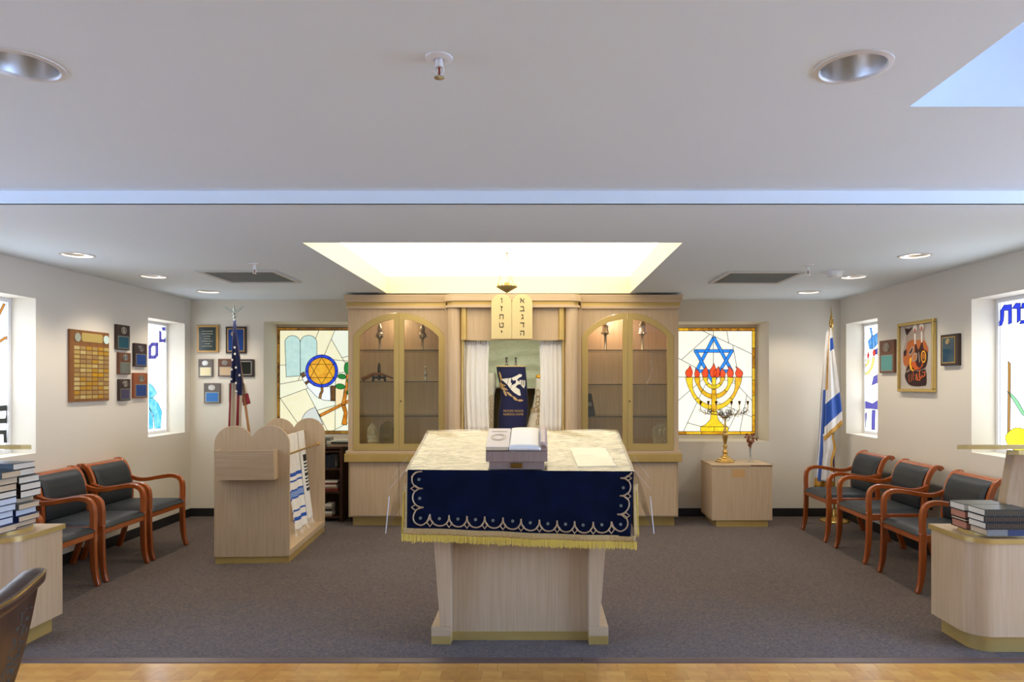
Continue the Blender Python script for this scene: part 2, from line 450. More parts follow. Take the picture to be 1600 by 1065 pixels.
# sprinklers, smoke detector, vents
def sprinkler(x, y, z, label, drop=.03):
    t = thing('fire_sprinkler', label, 'sprinkler', (x, y, z), group='ceiling sprinklers')
    MB().lathe([(.042, 0), (.042, -.004), (.03, -.009), (.018, -.009), (.014, -.004)], (x, y, z), 24).build('escutcheon', WHITEM, t, smooth=40)
    MB().lathe([(.012, -.004), (.012, -drop), (.006, -drop)], (x, y, z), 14).build('nozzle', WHITEM, t, smooth=40)
    fr = MB()
    for s in (-1, 1): fr.tube([(x + s * .011, y, z - drop + .004), (x + s * .014, y, z - drop - .012), (x + s * .004, y, z - drop - .028)], .0025, 6)
    fr.build('frame_arms', WHITEM, t, smooth=40)
    MB().tube([(x, y, z - drop), (x, y, z - drop - .026)], .003, 8).build('bulb', mat('sprinkler_bulb', '8A2A1A', .2), t, smooth=40)
    MB().lathe([(.002, -drop - .028), (.016, -drop - .03), (.016, -drop - .033), (.002, -drop - .034)], (x, y, z), 16).build('deflector', SILVERS, t)
sprinkler(-.30, 2.11, ZN, 'white sprinkler head on the near ceiling at top centre')
sprinkler(-2.22, 5.38, ZC, 'small sprinkler head above the left air grille', .045)
sprinkler(2.16, 5.43, ZC, 'small sprinkler head above the right air grille', .045)
t = thing('smoke_detector', 'white round smoke detector between right grille and downlights', 'detector', (2.51, 5.75, ZC))
MB().lathe([(.075, 0), (.075, -.014)], (2.51, 5.75, ZC), 28).build('base_plate', WHITEM, t, smooth=40)
MB().lathe([(.068, -.014), (.062, -.038), (.05, -.048), (.001, -.05)], (2.51, 5.75, ZC), 28).build('housing', WHITEM, t, smooth=40)
VENT = mat('vent_grey', 'C8CAC4', .5); VENTD = mat('vent_core', 'B4B6B0', .7)
def vent(cx, cy, label):
    t = thing('air_grille', label, 'vent', (cx, cy, ZC), group='ceiling air grilles')
    s = .33
    f = MB()
    for a, b, c, d in cells([-s, s], [-s, s], [(-s + .035, s - .035, -s + .035, s - .035)]): f.box(cx + a, cx + b, cy + c, cy + d, ZC - .012, ZC)
    f.build('frame', mat('vent_frame', 'C9C7C0', .5), t, bevel=.003)
    MB().box(cx - s + .03, cx + s - .03, cy - s + .03, cy + s - .03, ZC - .002, ZC).build('backing', VENTD, t)
    n = 18
    sl = MB().hexa([(-s + .035, -.008, -.009), (s - .035, -.008, -.009), (s - .035, -.004, -.009), (-s + .035, -.004, -.009)],
                   [(-s + .035, .004, -.003), (s - .035, .004, -.003), (s - .035, .009, -.003), (-s + .035, .009, -.003)]).mesh('louver')
    sl.materials.append(VENT)
    for i in range(n):
        o = bpy.data.objects.new('louver', sl); COL.objects.link(o); o.parent = t
        o.location = (0, -s + .045 + (i + .5) * (2 * s - .09) / n, 0)
vent(-2.51, 6.02, 'square grey air return grille in the ceiling, left')
vent(1.94, 6.07, 'square grey air return grille in the ceiling, right')

# ------------------------------------------------------------------ stained glass
LEAD = mat('lead_came', '2A2C2A', .5, .3)
def clip_line(poly, p, q):
    d = (q[0] - p[0], q[1] - p[1]); ts = []
    n = len(poly); side = [d[0] * (v[1] - p[1]) - d[1] * (v[0] - p[0]) for v in poly]
    L2 = d[0] ** 2 + d[1] ** 2
    for i in range(n):
        a, b = side[i], side[(i + 1) % n]
        if (a > 0) != (b > 0):
            k = a / (a - b); x = poly[i][0] + (poly[(i + 1) % n][0] - poly[i][0]) * k; y = poly[i][1] + (poly[(i + 1) % n][1] - poly[i][1]) * k
            ts.append(((x - p[0]) * d[0] + (y - p[1]) * d[1]) / L2)
    if len(ts) != 2: return None
    return min(ts), max(ts), side
def split(poly, p, q):
    t = clip_line(poly, p, q)
    if not t: return [poly]
    lo, hi, side = t
    ov = min(hi, 1.02) - max(lo, -.02)
    if hi - lo < 1e-6 or ov < .5 * (hi - lo): return [poly]
    A, B = [], []
    n = len(poly)
    for i in range(n):
        a, b = side[i], side[(i + 1) % n]
        (A if a > 0 else B).append(poly[i])
        if (a > 0) != (b > 0):
            k = a / (a - b); pnt = (poly[i][0] + (poly[(i + 1) % n][0] - poly[i][0]) * k, poly[i][1] + (poly[(i + 1) % n][1] - poly[i][1]) * k)
            A.append(pnt); B.append(pnt)
    ar = lambda P: abs(sum(P[i][0] * P[(i + 1) % len(P)][1] - P[(i + 1) % len(P)][0] * P[i][1] for i in range(len(P))))
    return [x for x in (A, B) if len(x) > 2 and ar(x) > 8]
def cutall(polys, segs):
    for s in segs:
        polys = [r for P in polys for r in split(P, s[:2], s[2:])]
    return polys
def thick(path, w):
    """2-D ribbon polygons along a path, w = width or list"""
    P = [Vector((p[0], p[1])) for p in path]; out = []; n = len(P)
    W = w if isinstance(w, list) else [w] * n
    Ls, Rs = [], []
    for i in range(n):
        t = (P[min(i + 1, n - 1)] - P[max(i - 1, 0)]).normalized(); nn = Vector((-t.y, t.x)) * W[i] / 2
        Ls.append(P[i] + nn); Rs.append(P[i] - nn)
    return [tuple(p) for p in Ls] + [tuple(p) for p in reversed(Rs)]
def ell(cx, cy, rx, ry, n=20, a0=0, a1=2 * PI):
    m = n if a1 - a0 > 6.28 else n + 1
    return [(cx + rx * math.cos(a0 + (a1 - a0) * k / n), cy + ry * math.sin(a0 + (a1 - a0) * k / n)) for k in range(m)]

def stained(name, label, to3, panes, frame_rect, leadw=.006, hole=None):
    """panes: (poly2d, material, level); to3(x, y, off) -> world point"""
    c = to3((frame_rect[0] + frame_rect[1]) / 2, frame_rect[3], 0)
    t = thing(name, label, None, c, kind='structure')
    lead = MB()
    for poly, m, lev in panes:
        o0, o1 = .001 + lev * .004, .004 + lev * .004
        MB().prism([to3(x, y, o0) for x, y in poly], [to3(x, y, o1) for x, y in poly]).build('pane', m, t)
        n = len(poly)
        P = [to3(x, y, o1) for x, y in poly]
        lw_ = leadw if lev >= 0 else leadw
        nrm = (to3(poly[0][0], poly[0][1], 1) - to3(poly[0][0], poly[0][1], 0)).normalized()
        for i in range(n):
            a, b = P[i], P[(i + 1) % n]
            if (b - a).length < 1e-4: continue
            tt = (b - a).normalized(); s = tt.cross(nrm) * lw_ / 2; e = tt * lw_ * .3
            lead.hexa([a - s - e, b - s + e, b + s + e, a + s - e], [a - s * .6 - e + nrm * .002, b - s * .6 + e + nrm * .002, b + s * .6 + e + nrm * .002, a + s * .6 - e + nrm * .002])
    lead.build('lead_came', LEAD, t, fixn=False)
    if hole: MB().box(hole[0], hole[1], GY + .004, GY + .02, hole[2], hole[3]).build('window_frame', WALL, t)
    return t

# window behind the menorah cabinet (zoom frame 1040,500 scale 5.607)
def zoom_back(x0, y0, s):
    def f(x, y, off): p = pt(x0 + x / s, y0 + y / s, GY); p.y -= off; return p
    return f
CRM = [glow('glass_cream_%d' % k, c, 1.0, col2=c2) for k, (c, c2) in enumerate((('FBFBF0', 'F6F7E8'), ('F8F8EA', 'F4F2DE'), ('FAFAF0', 'F6F1E2')))]
AMB = [glow('glass_amber_%d' % k, c, 1.0, col2=c2) for k, (c, c2) in enumerate((('E8B418', 'B8770E'), ('C98A10', '7A4608'), ('D9A21A', 'E9C63A')))]
BLU = glow('glass_star_blue', '1E86F0', 1.0, col2='2F93F5')
RED = glow('glass_flame_red', 'F0561E', 1.0, col2='E23C1A')
YEL = [glow('glass_yellow_0', 'FBE02A', 1.0, col2='F3C31C'), glow('glass_yellow_1', 'F2C818', 1.0, col2='D8920E')]
def seg_border(x0, x1, y0, y1, bw_, nt, ns, sides='ltrb', mats=AMB, lev=0):
    out = []
    def run(a, b, n, f):
        cuts = [a] + sorted(a + (b - a) * (k + R.uniform(-.25, .25)) / n for k in range(1, n)) + [b]
        for p, q in zip(cuts, cuts[1:]): out.append((f(p, q), R.choice(mats), lev))
    run(x0, x1, nt, lambda p, q: [(p, y0), (q, y0), (q, y0 + bw_), (p, y0 + bw_)])
    run(x0, x1, nt, lambda p, q: [(p, y1 - bw_), (q, y1 - bw_), (q, y1), (p, y1)])
    run(y0 + bw_, y1 - bw_, ns, lambda p, q: [(x0, p), (x0 + bw_, p), (x0 + bw_, q), (x0, q)])
    run(y0 + bw_, y1 - bw_, ns, lambda p, q: [(x1 - bw_, p), (x1, p), (x1, q), (x1 - bw_, q)])
    return out
X0, X1, Y0, Y1 = 42, 783, 68, 1000
panes = seg_border(X0, X1, Y0, Y1, 26, 5, 6)
bg = cutall([[(X0 + 26, Y0 + 26), (X1 - 26, Y0 + 26), (X1 - 26, Y1 - 26), (X0 + 26, Y1 - 26)]],
            [(68, 498, 757, 498), (325, 94, 757, 297), (68, 310, 420, 500), (135, 98, 270, 232), (385, 125, 140, 345), (418, 94, 418, 140), (418, 140, 418, 498),
             (535, 94, 553, 200), (587, 220, 640, 498), (420, 498, 420, 975), (97, 715, 350, 498), (628, 565, 757, 705), (420, 480, 640, 570), (710, 660, 680, 815), (550, 760, 757, 848),
             (615, 825, 540, 975), (97, 800, 195, 880), (270, 730, 155, 975), (190, 898, 400, 955)])
panes += [(P, R.choice(CRM), 0) for P in bg]
for k, (a, b) in enumerate((((420, 150), (268, 448)), ((420, 150), (580, 452)), ((265, 446), (582, 446)), ((250, 270), (588, 270)), ((256, 262), (412, 540)), ((584, 262), (414, 540)))):
    panes.append((thick([a, b], 26), BLU, 1 + (k % 3) * .5))
def U(cx, cy, rx, ry, w0, w1, w2, lev, mats):
    for s in (-1, 1):
        pts = [(cx + s * rx * math.cos(a), cy + ry * math.sin(a)) for a in [PI / 2 * k / 10 for k in range(11)]]
        ws = [w0 + (w1 - w0) * min(1, k / 3) if k < 4 else w1 + (w2 - w1) * (k - 3) / 7 for k in range(11)]
        panes.append((thick(pts[:6], ws[:6]), mats[(s > 0) and 1 or 0], lev)); panes.append((thick(pts[5:], ws[5:]), mats[0], lev))
U(420, 500, 215, 265, 64, 26, 44, 2.5, YEL); U(420, 500, 146, 168, 54, 24, 44, 2.7, YEL[::-1]); U(420, 500, 76, 85, 46, 22, 36, 2.9, YEL)
panes.append(([(400, 498), (440, 498), (436, 540), (438, 606), (402, 606), (404, 540)], YEL[0], 3.2))
panes.append(([(402, 606), (438, 606), (444, 800), (398, 800)], YEL[1], 3.2))
panes.append(([(398, 800), (444, 800), (456, 870), (500, 915), (542, 932), (303, 932), (345, 915), (388, 870)], YEL[0], 3.2))
panes.append(([(303, 932), (422, 932), (422, 974), (303, 974)], YEL[0], 3.2)); panes.append(([(422, 932), (545, 932), (545, 974), (422, 974)], YEL[0], 3.2))
def flame(x, yb, w, h, dx):
    L = [(x - w * .28, yb), (x - w * .5, yb - h * .3), (x - w * .42, yb - h * .55), (x - w * .1 + dx * .5, yb - h * .8), (x + dx, yb - h),
         (x + w * .3 + dx * .4, yb - h * .72), (x + w * .5, yb - h * .4), (x + w * .3, yb)]
    return [tuple(p[:2]) for p in catmull([(a, b, 0) for a, b in L], 3, True)]
for x, w, h, dx in ((202, 62, 98, 8), (273, 46, 76, -14), (343, 58, 92, 4), (413, 58, 120, 4), (446, 58, 92, 14), (496, 52, 80, -10), (563, 58, 96, -16), (640, 66, 92, -30)):
    panes.append((flame(x, 497, w, h, dx), RED, 3.6))
stained('window_1', 'stained glass window with blue star over yellow seven branched menorah', zoom_back(1040, 500, 5.607), panes, (X0, X1, Y0, Y1), hole=BWIN[1])

# window left of the cabinets (zoom frame 420,500 scale 5.605)
X0, X1, Y0, Y1 = 73, 813, 65, 992
BRN = [glow('glass_brown_%d' % k, c, .8, col2=c2) for k, (c, c2) in enumerate((('9A6A22', '6A4410'), ('7E5216', '4E300A'), ('A87A2A', '7C5518')))]
CR2 = [glow('glass_ivory_%d' % k, c, .93, col2=c2) for k, (c, c2) in enumerate((('F4F6DC', 'EEF2D4'), ('EFF5E6', 'E9F1DC'), ('F5F2D2', 'F1ECC4')))]
panes = seg_border(X0, X1, Y0, Y1, 24, 5, 6, mats=BRN)
bg = cutall([[(97, 89), (789, 89), (789, 968), (97, 968)]],
            [(97, 560, 789, 430), (97, 118, 420, 250), (440, 89, 270, 500), (580, 89, 430, 440), (548, 165, 700, 430), (560, 345, 789, 370), (655, 325, 789, 290), (97, 393, 270, 393),
             (97, 685, 480, 545), (412, 540, 408, 762), (395, 640, 188, 800), (103, 685, 300, 968), (408, 762, 515, 968), (560, 968, 789, 850), (585, 470, 583, 760), (420, 790, 789, 690)])
panes += [(P, R.choice(CR2), 0) for P in bg]
TEA = glow('glass_pale_teal', 'C3E2DA', .95, col2='B4D8D2')
panes.append(([(155, 497), (143, 190)] + ell(210, 195, 67, 60, 10, PI, 2 * PI)[1:] + [(277, 487)], TEA, 1))
panes.append(([(279, 487), (277, 195)] + ell(350, 195, 73, 62, 10, PI, 2 * PI)[1:] + [(423, 330), (340, 440), (310, 465)], TEA, 1))
WHT = glow('glass_milk', 'EDF3F6', .95)
panes.append(([(282, 470), (330, 455), (350, 540), (400, 575), (460, 588), (540, 580), (545, 705), (480, 700), (420, 670), (345, 590), (300, 520)], WHT, 1))
panes += [(p, BRN[1], 1.6) for p in ([(282, 468), (310, 452), (325, 488), (298, 505)], [(316, 545), (346, 525), (358, 542), (330, 566)], [(546, 574), (584, 574), (581, 708), (543, 706)])]
panes.append((thick([(468, 588), (470, 620), (455, 650), (450, 685)], 20), BRN[2], 1.6))
panes.append(([(586, 580), (664, 580), (645, 735), (584, 755)], glow('glass_tan', 'F3DFB2', .95), .8))
panes.append(([(285, 878), (318, 815), (360, 780), (408, 762), (478, 915), (380, 890)], glow('glass_grey', 'D5DDD8', .9), 1))
DBLU = glow('glass_deep_blue', '1240D8', .9); GLD = glow('glass_gold', 'F0B41C', .95, col2='D8920E'); GRN = glow('glass_green', '1E8C34', .9, col2='17782B')
n = 12
for k in range(n):
    a0, a1 = 2 * PI * k / n, 2 * PI * (k + 1) / n
    panes.append((ell(466, 445, 142, 142, 4, a0, a1) + ell(466, 445, 117, 117, 4, a0, a1)[::-1], DBLU, 2.2))
hx = [(466 + 117 * math.sin(PI / 3 * k), 445 - 117 * math.cos(PI / 3 * k)) for k in range(6)]
disc = cutall([ell(466, 445, 117, 117, 36)], [(*hx[0], *hx[2]), (*hx[2], *hx[4]), (*hx[4], *hx[0]), (*hx[1], *hx[3]), (*hx[3], *hx[5]), (*hx[5], *hx[1])])
panes += [(P, GLD, 2.2) for P in disc]
ORG = glow('glass_branch', 'D9891C', .9, col2='B0640C')
panes.append((thick([(452, 835), (640, 740), (789, 665)], 24), ORG, 1.6))
panes.append((thick([(692, 470), (682, 600), (655, 740)], [16, 24, 34]), ORG, 2))
panes.append((thick([(655, 740), (676, 810), (662, 915)], [34, 30, 44]), ORG, 2))
for (x, y, rx, ry, a) in ((688, 420, 26, 52, 0), (643, 493, 38, 22, .15), (628, 580, 42, 24, .1), (708, 530, 22, 22, 0), (706, 632, 24, 22, 0), (748, 560, 40, 24, -.3), (752, 450, 36, 24, -.4)):
    P = [(x + px * math.cos(a) - py * math.sin(a), y + px * math.sin(a) + py * math.cos(a)) for px, py in ell(0, 0, rx, ry, 14)]
    panes.append((P, GRN, 2.4))
stained('window_2', 'stained glass window with pale tablets, blue ringed gold star and green leaves', zoom_back(420, 500, 5.605), panes, (X0, X1, Y0, Y1), hole=BWIN[0])

# side windows: glass planes at GX / GXR, polygons given by (distance along wall y, height z)
def side_l(y, z, off): return Vector((GX + off, y, z))
def side_r(y, z, off): return Vector((GXR - off, y, z))
def pl(x, y, x0, y0, s):
    px, py = x0 + x / s, y0 + y / s; d = F * -GX / (CX - px); return (d, CZ - (py - CY) * d / F)
def pr(x, y, x0, y0, s):
    px, py = x0 + x / s, y0 + y / s; d = F * GXR / (px - CX); return (d, CZ - (py - CY) * d / F)
DAY = [glow('glass_daylight_%d' % k, c, P_SIDE) for k, c in enumerate(('EAF2FF', 'E4EEFF', 'EEF4FF'))]
PUR = glow('glass_purple', '4A46B0', 1.0); CYA = glow('glass_cyan', '35B8E4', 1.1, col2='8FE0F2', stretch=(2, 2, 2)); CBL = glow('glass_cobalt', '1436E0', .95)
SKB = glow('glass_sky_blue', '2E8CE8', 1.0, col2='6AB4F2'); SRD = glow('glass_scarlet', 'E02A20', 1.0); PYE = glow('glass_pale_yellow', 'FBE27A', 1.1)
LEM = glow('glass_lemon', 'FFF22A', 1.1); MNT = glow('glass_mint', '8FDCA8', 1.0); BRW = glow('glass_post_brown', 'C08A3A', .8); OCH = glow('glass_ochre', 'D98A1E', .9); INK = glow('glass_smoke', '30342E', .6)
def side_window(name, label, to3, hole, bgcuts, motif, conv):
    y0, y1, z0, z1 = hole
    e = .03
    panes = [(P, R.choice(DAY), 0) for P in cutall2([[(y0 + e, z0 + e), (y1 - e, z0 + e), (y1 - e, z1 - e), (y0 + e, z1 - e)]], [(*conv(a, b), *conv(c, d)) for a, b, c, d in bgcuts])]
    for poly, m, lev in motif: panes.append(([conv(*p) for p in poly], m, lev))
    t = stained(name, label, to3, panes, (y0, y1, 0, z0), leadw=.005)
    f = MB()
    o = [to3(y0, z0, 0), to3(y1, z0, 0), to3(y1, z1, 0), to3(y0, z1, 0)]
    for (a, b, c, d) in ((y0, y1, z0, z0 + e), (y0, y1, z1 - e, z1), (y0, y0 + e, z0 + e, z1 - e), (y1 - e, y1, z0 + e, z1 - e)):
        f.prism([to3(a, c, -.01), to3(b, c, -.01), to3(b, d, -.01), to3(a, d, -.01)], [to3(a, c, .02), to3(b, c, .02), to3(b, d, .02), to3(a, d, .02)])
    f.build('window_frame', WHITEM, t)
    MB().prism([to3(y0, z0, -.02), to3(y1, z0, -.02), to3(y1, z1, -.02), to3(y0, z1, -.02)], [to3(y0, z0, -.015), to3(y1, z0, -.015), to3(y1, z1, -.015), to3(y0, z1, -.015)]).build('back_pane', DAY[0], t)
    return t
def cutall2(polys, segs):
    S = 1000.0
    return [[(x / S, y / S) for x, y in P] for P in cutall([[(x * S, y * S) for x, y in P] for P in polys], [tuple(v * S for v in s) for s in segs])]
c3 = lambda x, y: pr(x, y, 1340, 480, 5.333)
side_window('window_3', 'narrow stained glass side window with blue dreidel and red flames behind the flag', side_r, RW[0],
            [(50, 300, 165, 250), (50, 640, 165, 700), (50, 780, 165, 780)],
            [([(108, 172), (122, 168), (134, 240), (120, 245)], SKB, 1), ([(92, 282), (122, 245), (128, 345), (105, 350)], SKB, 1), ([(122, 245), (150, 225), (152, 330), (130, 348)], SKB, 1), ([(150, 225), (172, 212), (175, 300), (152, 330)], SKB, 1),
             ([(56, 380), (66, 365), (74, 395), (66, 425), (56, 420)], SRD, 1.5), ([(88, 395), (97, 370), (105, 398), (98, 425), (90, 422)], SRD, 1.5), ([(132, 375), (145, 345), (158, 370), (154, 400), (140, 410)], SRD, 1.5),
             (thick([(68, 430), (68, 445), (55, 460)], 12), PYE, 1.2), (thick([(97, 430), (92, 470), (55, 502)], 16), PYE, 1.2), (thick([(142, 415), (125, 500), (95, 545), (55, 562)], 20), PYE, 1.2),
             ([(152, 350), (180, 335), (180, 395), (158, 390)], PUR, 1), ([(123, 650), (140, 575), (180, 555), (180, 625)], PUR, 1),
             ([(56, 800), (72, 780), (130, 800), (180, 770), (180, 850), (56, 840)], PUR, 1), ([(56, 920), (84, 872), (72, 1010), (56, 1012)], PUR, 1), ([(126, 855), (154, 855), (150, 1022), (122, 1018)], PUR, 1)], c3)
c4 = lambda x, y: pr(x, y, 1500, 460, 4.1)
def circ(cx, cy, rx, ry, n=16): return ell(cx, cy, rx, ry, n)
side_window('window_4', 'wide stained glass side window with blue lettering, brown post and yellow fruit', side_r, RW[1],
            [(250, 288, 470, 215), (292, 368, 470, 325), (330, 448, 470, 425), (252, 290, 330, 448), (318, 195, 460, 470), (420, 90, 350, 250), (245, 880, 300, 915), (245, 600, 315, 622), (250, 430, 470, 700)],
            [([(268, 102), (290, 66), (340, 62), (340, 182), (318, 192), (318, 102), (292, 102), (288, 165), (276, 198), (254, 201), (268, 160)], CBL, 1.5),
             ([(342, 90), (366, 54), (396, 54), (396, 165), (374, 182), (374, 92)], CBL, 1.5),
             ([(406, 54), (480, 50), (480, 180), (390, 188), (400, 165), (455, 160), (455, 85), (400, 90)], CBL, 1.5),
             ([(316, 425), (333, 442), (329, 870), (313, 888)], BRW, 1.5), ([(312, 620), (345, 640), (380, 680), (430, 770), (440, 800), (400, 760), (345, 670)], MNT, 1.5),
             (catpoly := [tuple(p[:2]) for p in catmull([(300, 910, 0), (330, 870, 0), (375, 852, 0), (430, 866, 0), (470, 910, 0), (440, 985, 0), (370, 1000, 0), (318, 965, 0)], 4, True)], LEM, 1.8)], c4)
c5 = lambda x, y: pl(x, y, 0, 440, 3.803)
def hexring(cx, cy, w, h):
    o = [(cx - w, cy - h * .6), (cx - w * .4, cy - h), (cx + w, cy - h), (cx + w, cy + h * .6), (cx + w * .4, cy + h), (cx - w, cy + h)]
    i = [(cx + (x - cx) * .48, cy + (y - cy) * .6) for x, y in o]
    return [[o[k], o[(k + 1) % 6], i[(k + 1) % 6], i[k]] for k in range(6)]
m5 = [(q, PUR, 1) for q in hexring(907, 410, 28, 48)[0:6]] + [(q, PUR, 1.2) for q in hexring(966, 315, 24, 44)[1:6]]
m5 += [([(880, 600), (905, 620), (928, 660), (905, 690), (880, 690)], CYA, 1), ([(880, 690), (905, 690), (935, 720), (958, 770), (950, 870), (915, 872), (905, 790), (880, 740)], CYA, 1), ([(880, 745), (902, 795), (905, 872), (880, 875)], CYA, 1.2)]
side_window('window_5', 'narrow stained glass side window with purple letters and a pale blue figure', side_l, LW[0], [(880, 560, 1000, 540), (880, 480, 1000, 500)], m5, c5)
m6 = [(thick([(-60, 380), (0, 350), (20, 335), (48, 330)], 14), OCH, 1), (thick([(-20, 210), (5, 160), (20, 130)], 14), OCH, 1),
      ([(-60, 740), (20, 735), (47, 735), (47, 838), (-60, 842), (-60, 815), (28, 812), (35, 765), (-60, 770)], INK, 1), ([(-60, 885), (28, 882), (32, 955), (18, 955), (15, 905), (-60, 905)], INK, 1)]
side_window('window_6', 'bright side window with orange arc and dark letters at the left edge', side_l, LW[1], [(-200, 420, 48, 255), (-200, 620, 48, 600)], m6, c5)
# ------------------------------------------------------------------ ark and display cabinets
AX = -0.24
def arch(cx, hw, z0, zs, zt, n=12):
    """half outlines of a segmental arch: list from bottom-left up over to bottom-right"""
    rise = zt - zs; rr = (hw * hw + rise * rise) / (2 * rise); zc = zt - rr; a = math.asin(hw / rr)
    return [(cx - hw, z0)] + [(cx + rr * math.sin(-a + 2 * a * k / (2 * n)), zc + rr * math.cos(-a + 2 * a * k / (2 * n))) for k in range(2 * n + 1)] + [(cx + hw, z0)]
def half(path, cx, left):
    P = [p for p in path if (p[0] <= cx + 1e-6 if left else p[0] >= cx - 1e-6)]
    return P
def display_cabinet(cx, x0, x1, label, shelves, light):
    yf, yb = 7.12, YB - .002
    t = thing('display_cabinet', label, 'cabinet', (cx, (yf + yb) / 2, 0), group='display cabinets beside the ark')
    # lower body
    MB().box(x0 + .03, x1 - .03, yf + .07, yb, 0, .1).build('plinth', BRASS, t)
    MB().box(x0, x1, yf + .012, yb, .1, .68).build('lower_body', OAK, t, bevel=.002)
    for s in (-1, 1):
        a, b = (x0 + .02, cx - .002) if s < 0 else (cx + .002, x1 - .02)
        MB().box(a, b, yf - .006, yf + .012, .115, .672).build('lower_door', OAK, t, bevel=.0025)
    MB().box(x0 - .03, x1 + (.0 if cx < 0 else .03), yf - .045, yb, .68, .765).build('ledge', BRASS, t, bevel=.004)
    MB().box(x0 - .02, x1 + (.0 if cx < 0 else .02), yf - .03, yb, .765, .795).build('ledge_cap', OAKG, t, bevel=.003)
    # upper body: sides, back, top
    MB().box(x0, x0 + .022, yf + .02, yb, .795, 2.27).build('side_panel', OAK, t)
    MB().box(x1 - .022, x1, yf + .02, yb, .795, 2.27).build('side_panel', OAK, t)
    MB().box(x0 + .022, x1 - .022, yb - .02, yb, .795, 2.27).build('back_panel', OAK, t)
    MB().box(x0 + .022, x1 - .022, yf + .02, yb - .02, 2.25, 2.27).build('top_panel', OAK, t)
    MB().box(x0 + .022, x1 - .022, yf + .02, yb - .02, .795, .80).build('floor_panel', OAK, t)
    hw = .479; zb, zs, zt = .801, 1.986, 2.228
    A = arch(cx, hw + .002, .795, zs, zt + .002)
    MB().xz([(x0, .795)] + [(x0, 2.27), (x1, 2.27), (x1, .795)] + A[::-1], yf, yf + .02).build('face_frame', OAK, t)
    outer = arch(cx, hw, zb, zs, zt); inner = arch(cx, hw - .066, zb + .066, zs - .005, zt - .062)
    for left in (True, False):
        s = -1 if left else 1
        o = half(outer, cx, left); i = half(inner, cx, left)
        def tocentre(P, g):   # close along the centre stile, keep matching counts
            P = list(P)
            if left: return P[:-1] + [(cx - g, P[-1][1])] + [(cx - g, P[0][1])]
            return [(cx + g, P[-1][1]), (cx + g, P[0][1])] + P[1:]
        oo = tocentre(o, .0012)
        ii = [(min(p[0], cx - .053) if left else max(p[0], cx + .053), p[1]) for p in tocentre(i, .053)]
        d = MB().ring(oo, ii, yf - .004, yf + .018).build('door', DOORG, t, bevel=.0015)
        MB().xz(ii, yf + .006, yf + .010).build('glass_pane', GLASS, d)
        if not left:
            MB().tube([(cx + .02, yf - .004, 1.31), (cx + .02, yf - .012, 1.31)], .008, 12).build('lock', mat('dark_lock', '4A3A20', .3, .8), d, smooth=40)
    for z in shelves:
        sh = MB().box(x0 + .022, x1 - .022, yf + .047, yb - .025, z - .008, z).build('glass_shelf', GLASSE, t)
        MB().box(x0 + .022, x1 - .022, yf + .0455, yf + .047, z - .008, z).build('polished_edge', GLASSEDGE, sh)
    # crown moulding
    e0 = -.0 if cx > 0 else -.03; e1 = .03 if cx > 0 else 0
    c = MB().box(x0 + e0 * .6, x1 + e1 * .6, yf - .025, yb, 2.27, 2.303).build('crown_lip', OAKG, t, bevel=.004)
    MB().box(x0 + e0 * .4, x1 + e1 * .4, yf - .016, yb, 2.303, 2.336).build('crown_band', BRASS, t)
    MB().prism([(x0 + e0 * .8, yf - .03, 2.336), (x1 + e1 * .8, yf - .03, 2.336), (x1 + e1 * .8, yb, 2.336), (x0 + e0 * .8, yb, 2.336)],
               [(x0 + e0 * 1.3, yf - .045, 2.415), (x1 + e1 * 1.3, yf - .045, 2.415), (x1 + e1 * 1.3, yb, 2.415), (x0 + e0 * 1.3, yb, 2.415)]).build('crown_top', OAKG, t, bevel=.003)
    e_, c_ = light  # right puck matches a pink glow; left puck is added to brighten shelves
    MB().lathe([(.03, 2.25), (.03, 2.238), (.02, 2.236), (.0001, 2.236)], (cx - .12, 7.42, 0), 16).build('puck_fill_light', glow('puck_fill_glow_%d' % int(e_ * 10), 'FFD9C0', .5 * e_), t)
    for z_, k_ in ((2.215, 1.0),):
        l = bpy.data.lights.new('cabinet_fill_lamp', 'POINT'); l.energy = e_ * k_; l.color = c_; l.shadow_soft_size = .04
        lo = bpy.data.objects.new('cabinet_fill_lamp', l); COL.objects.link(lo); lo.parent = t; lo.location = Vector((cx - .12, 7.42, z_)) - t.location
    return t
CAB_L = display_cabinet(-1.431, -1.962, -.942, 'arched glass display cabinet left of the ark, holding shofar', [1.848, 1.517, 1.155], (4.5, (1, .84, .6)))
CAB_R = display_cabinet(.952, .462, 1.482, 'arched glass display cabinet right of the ark, holding silver breastplate', [1.848, 1.488, 1.148], (9, (1, .78, .6)))

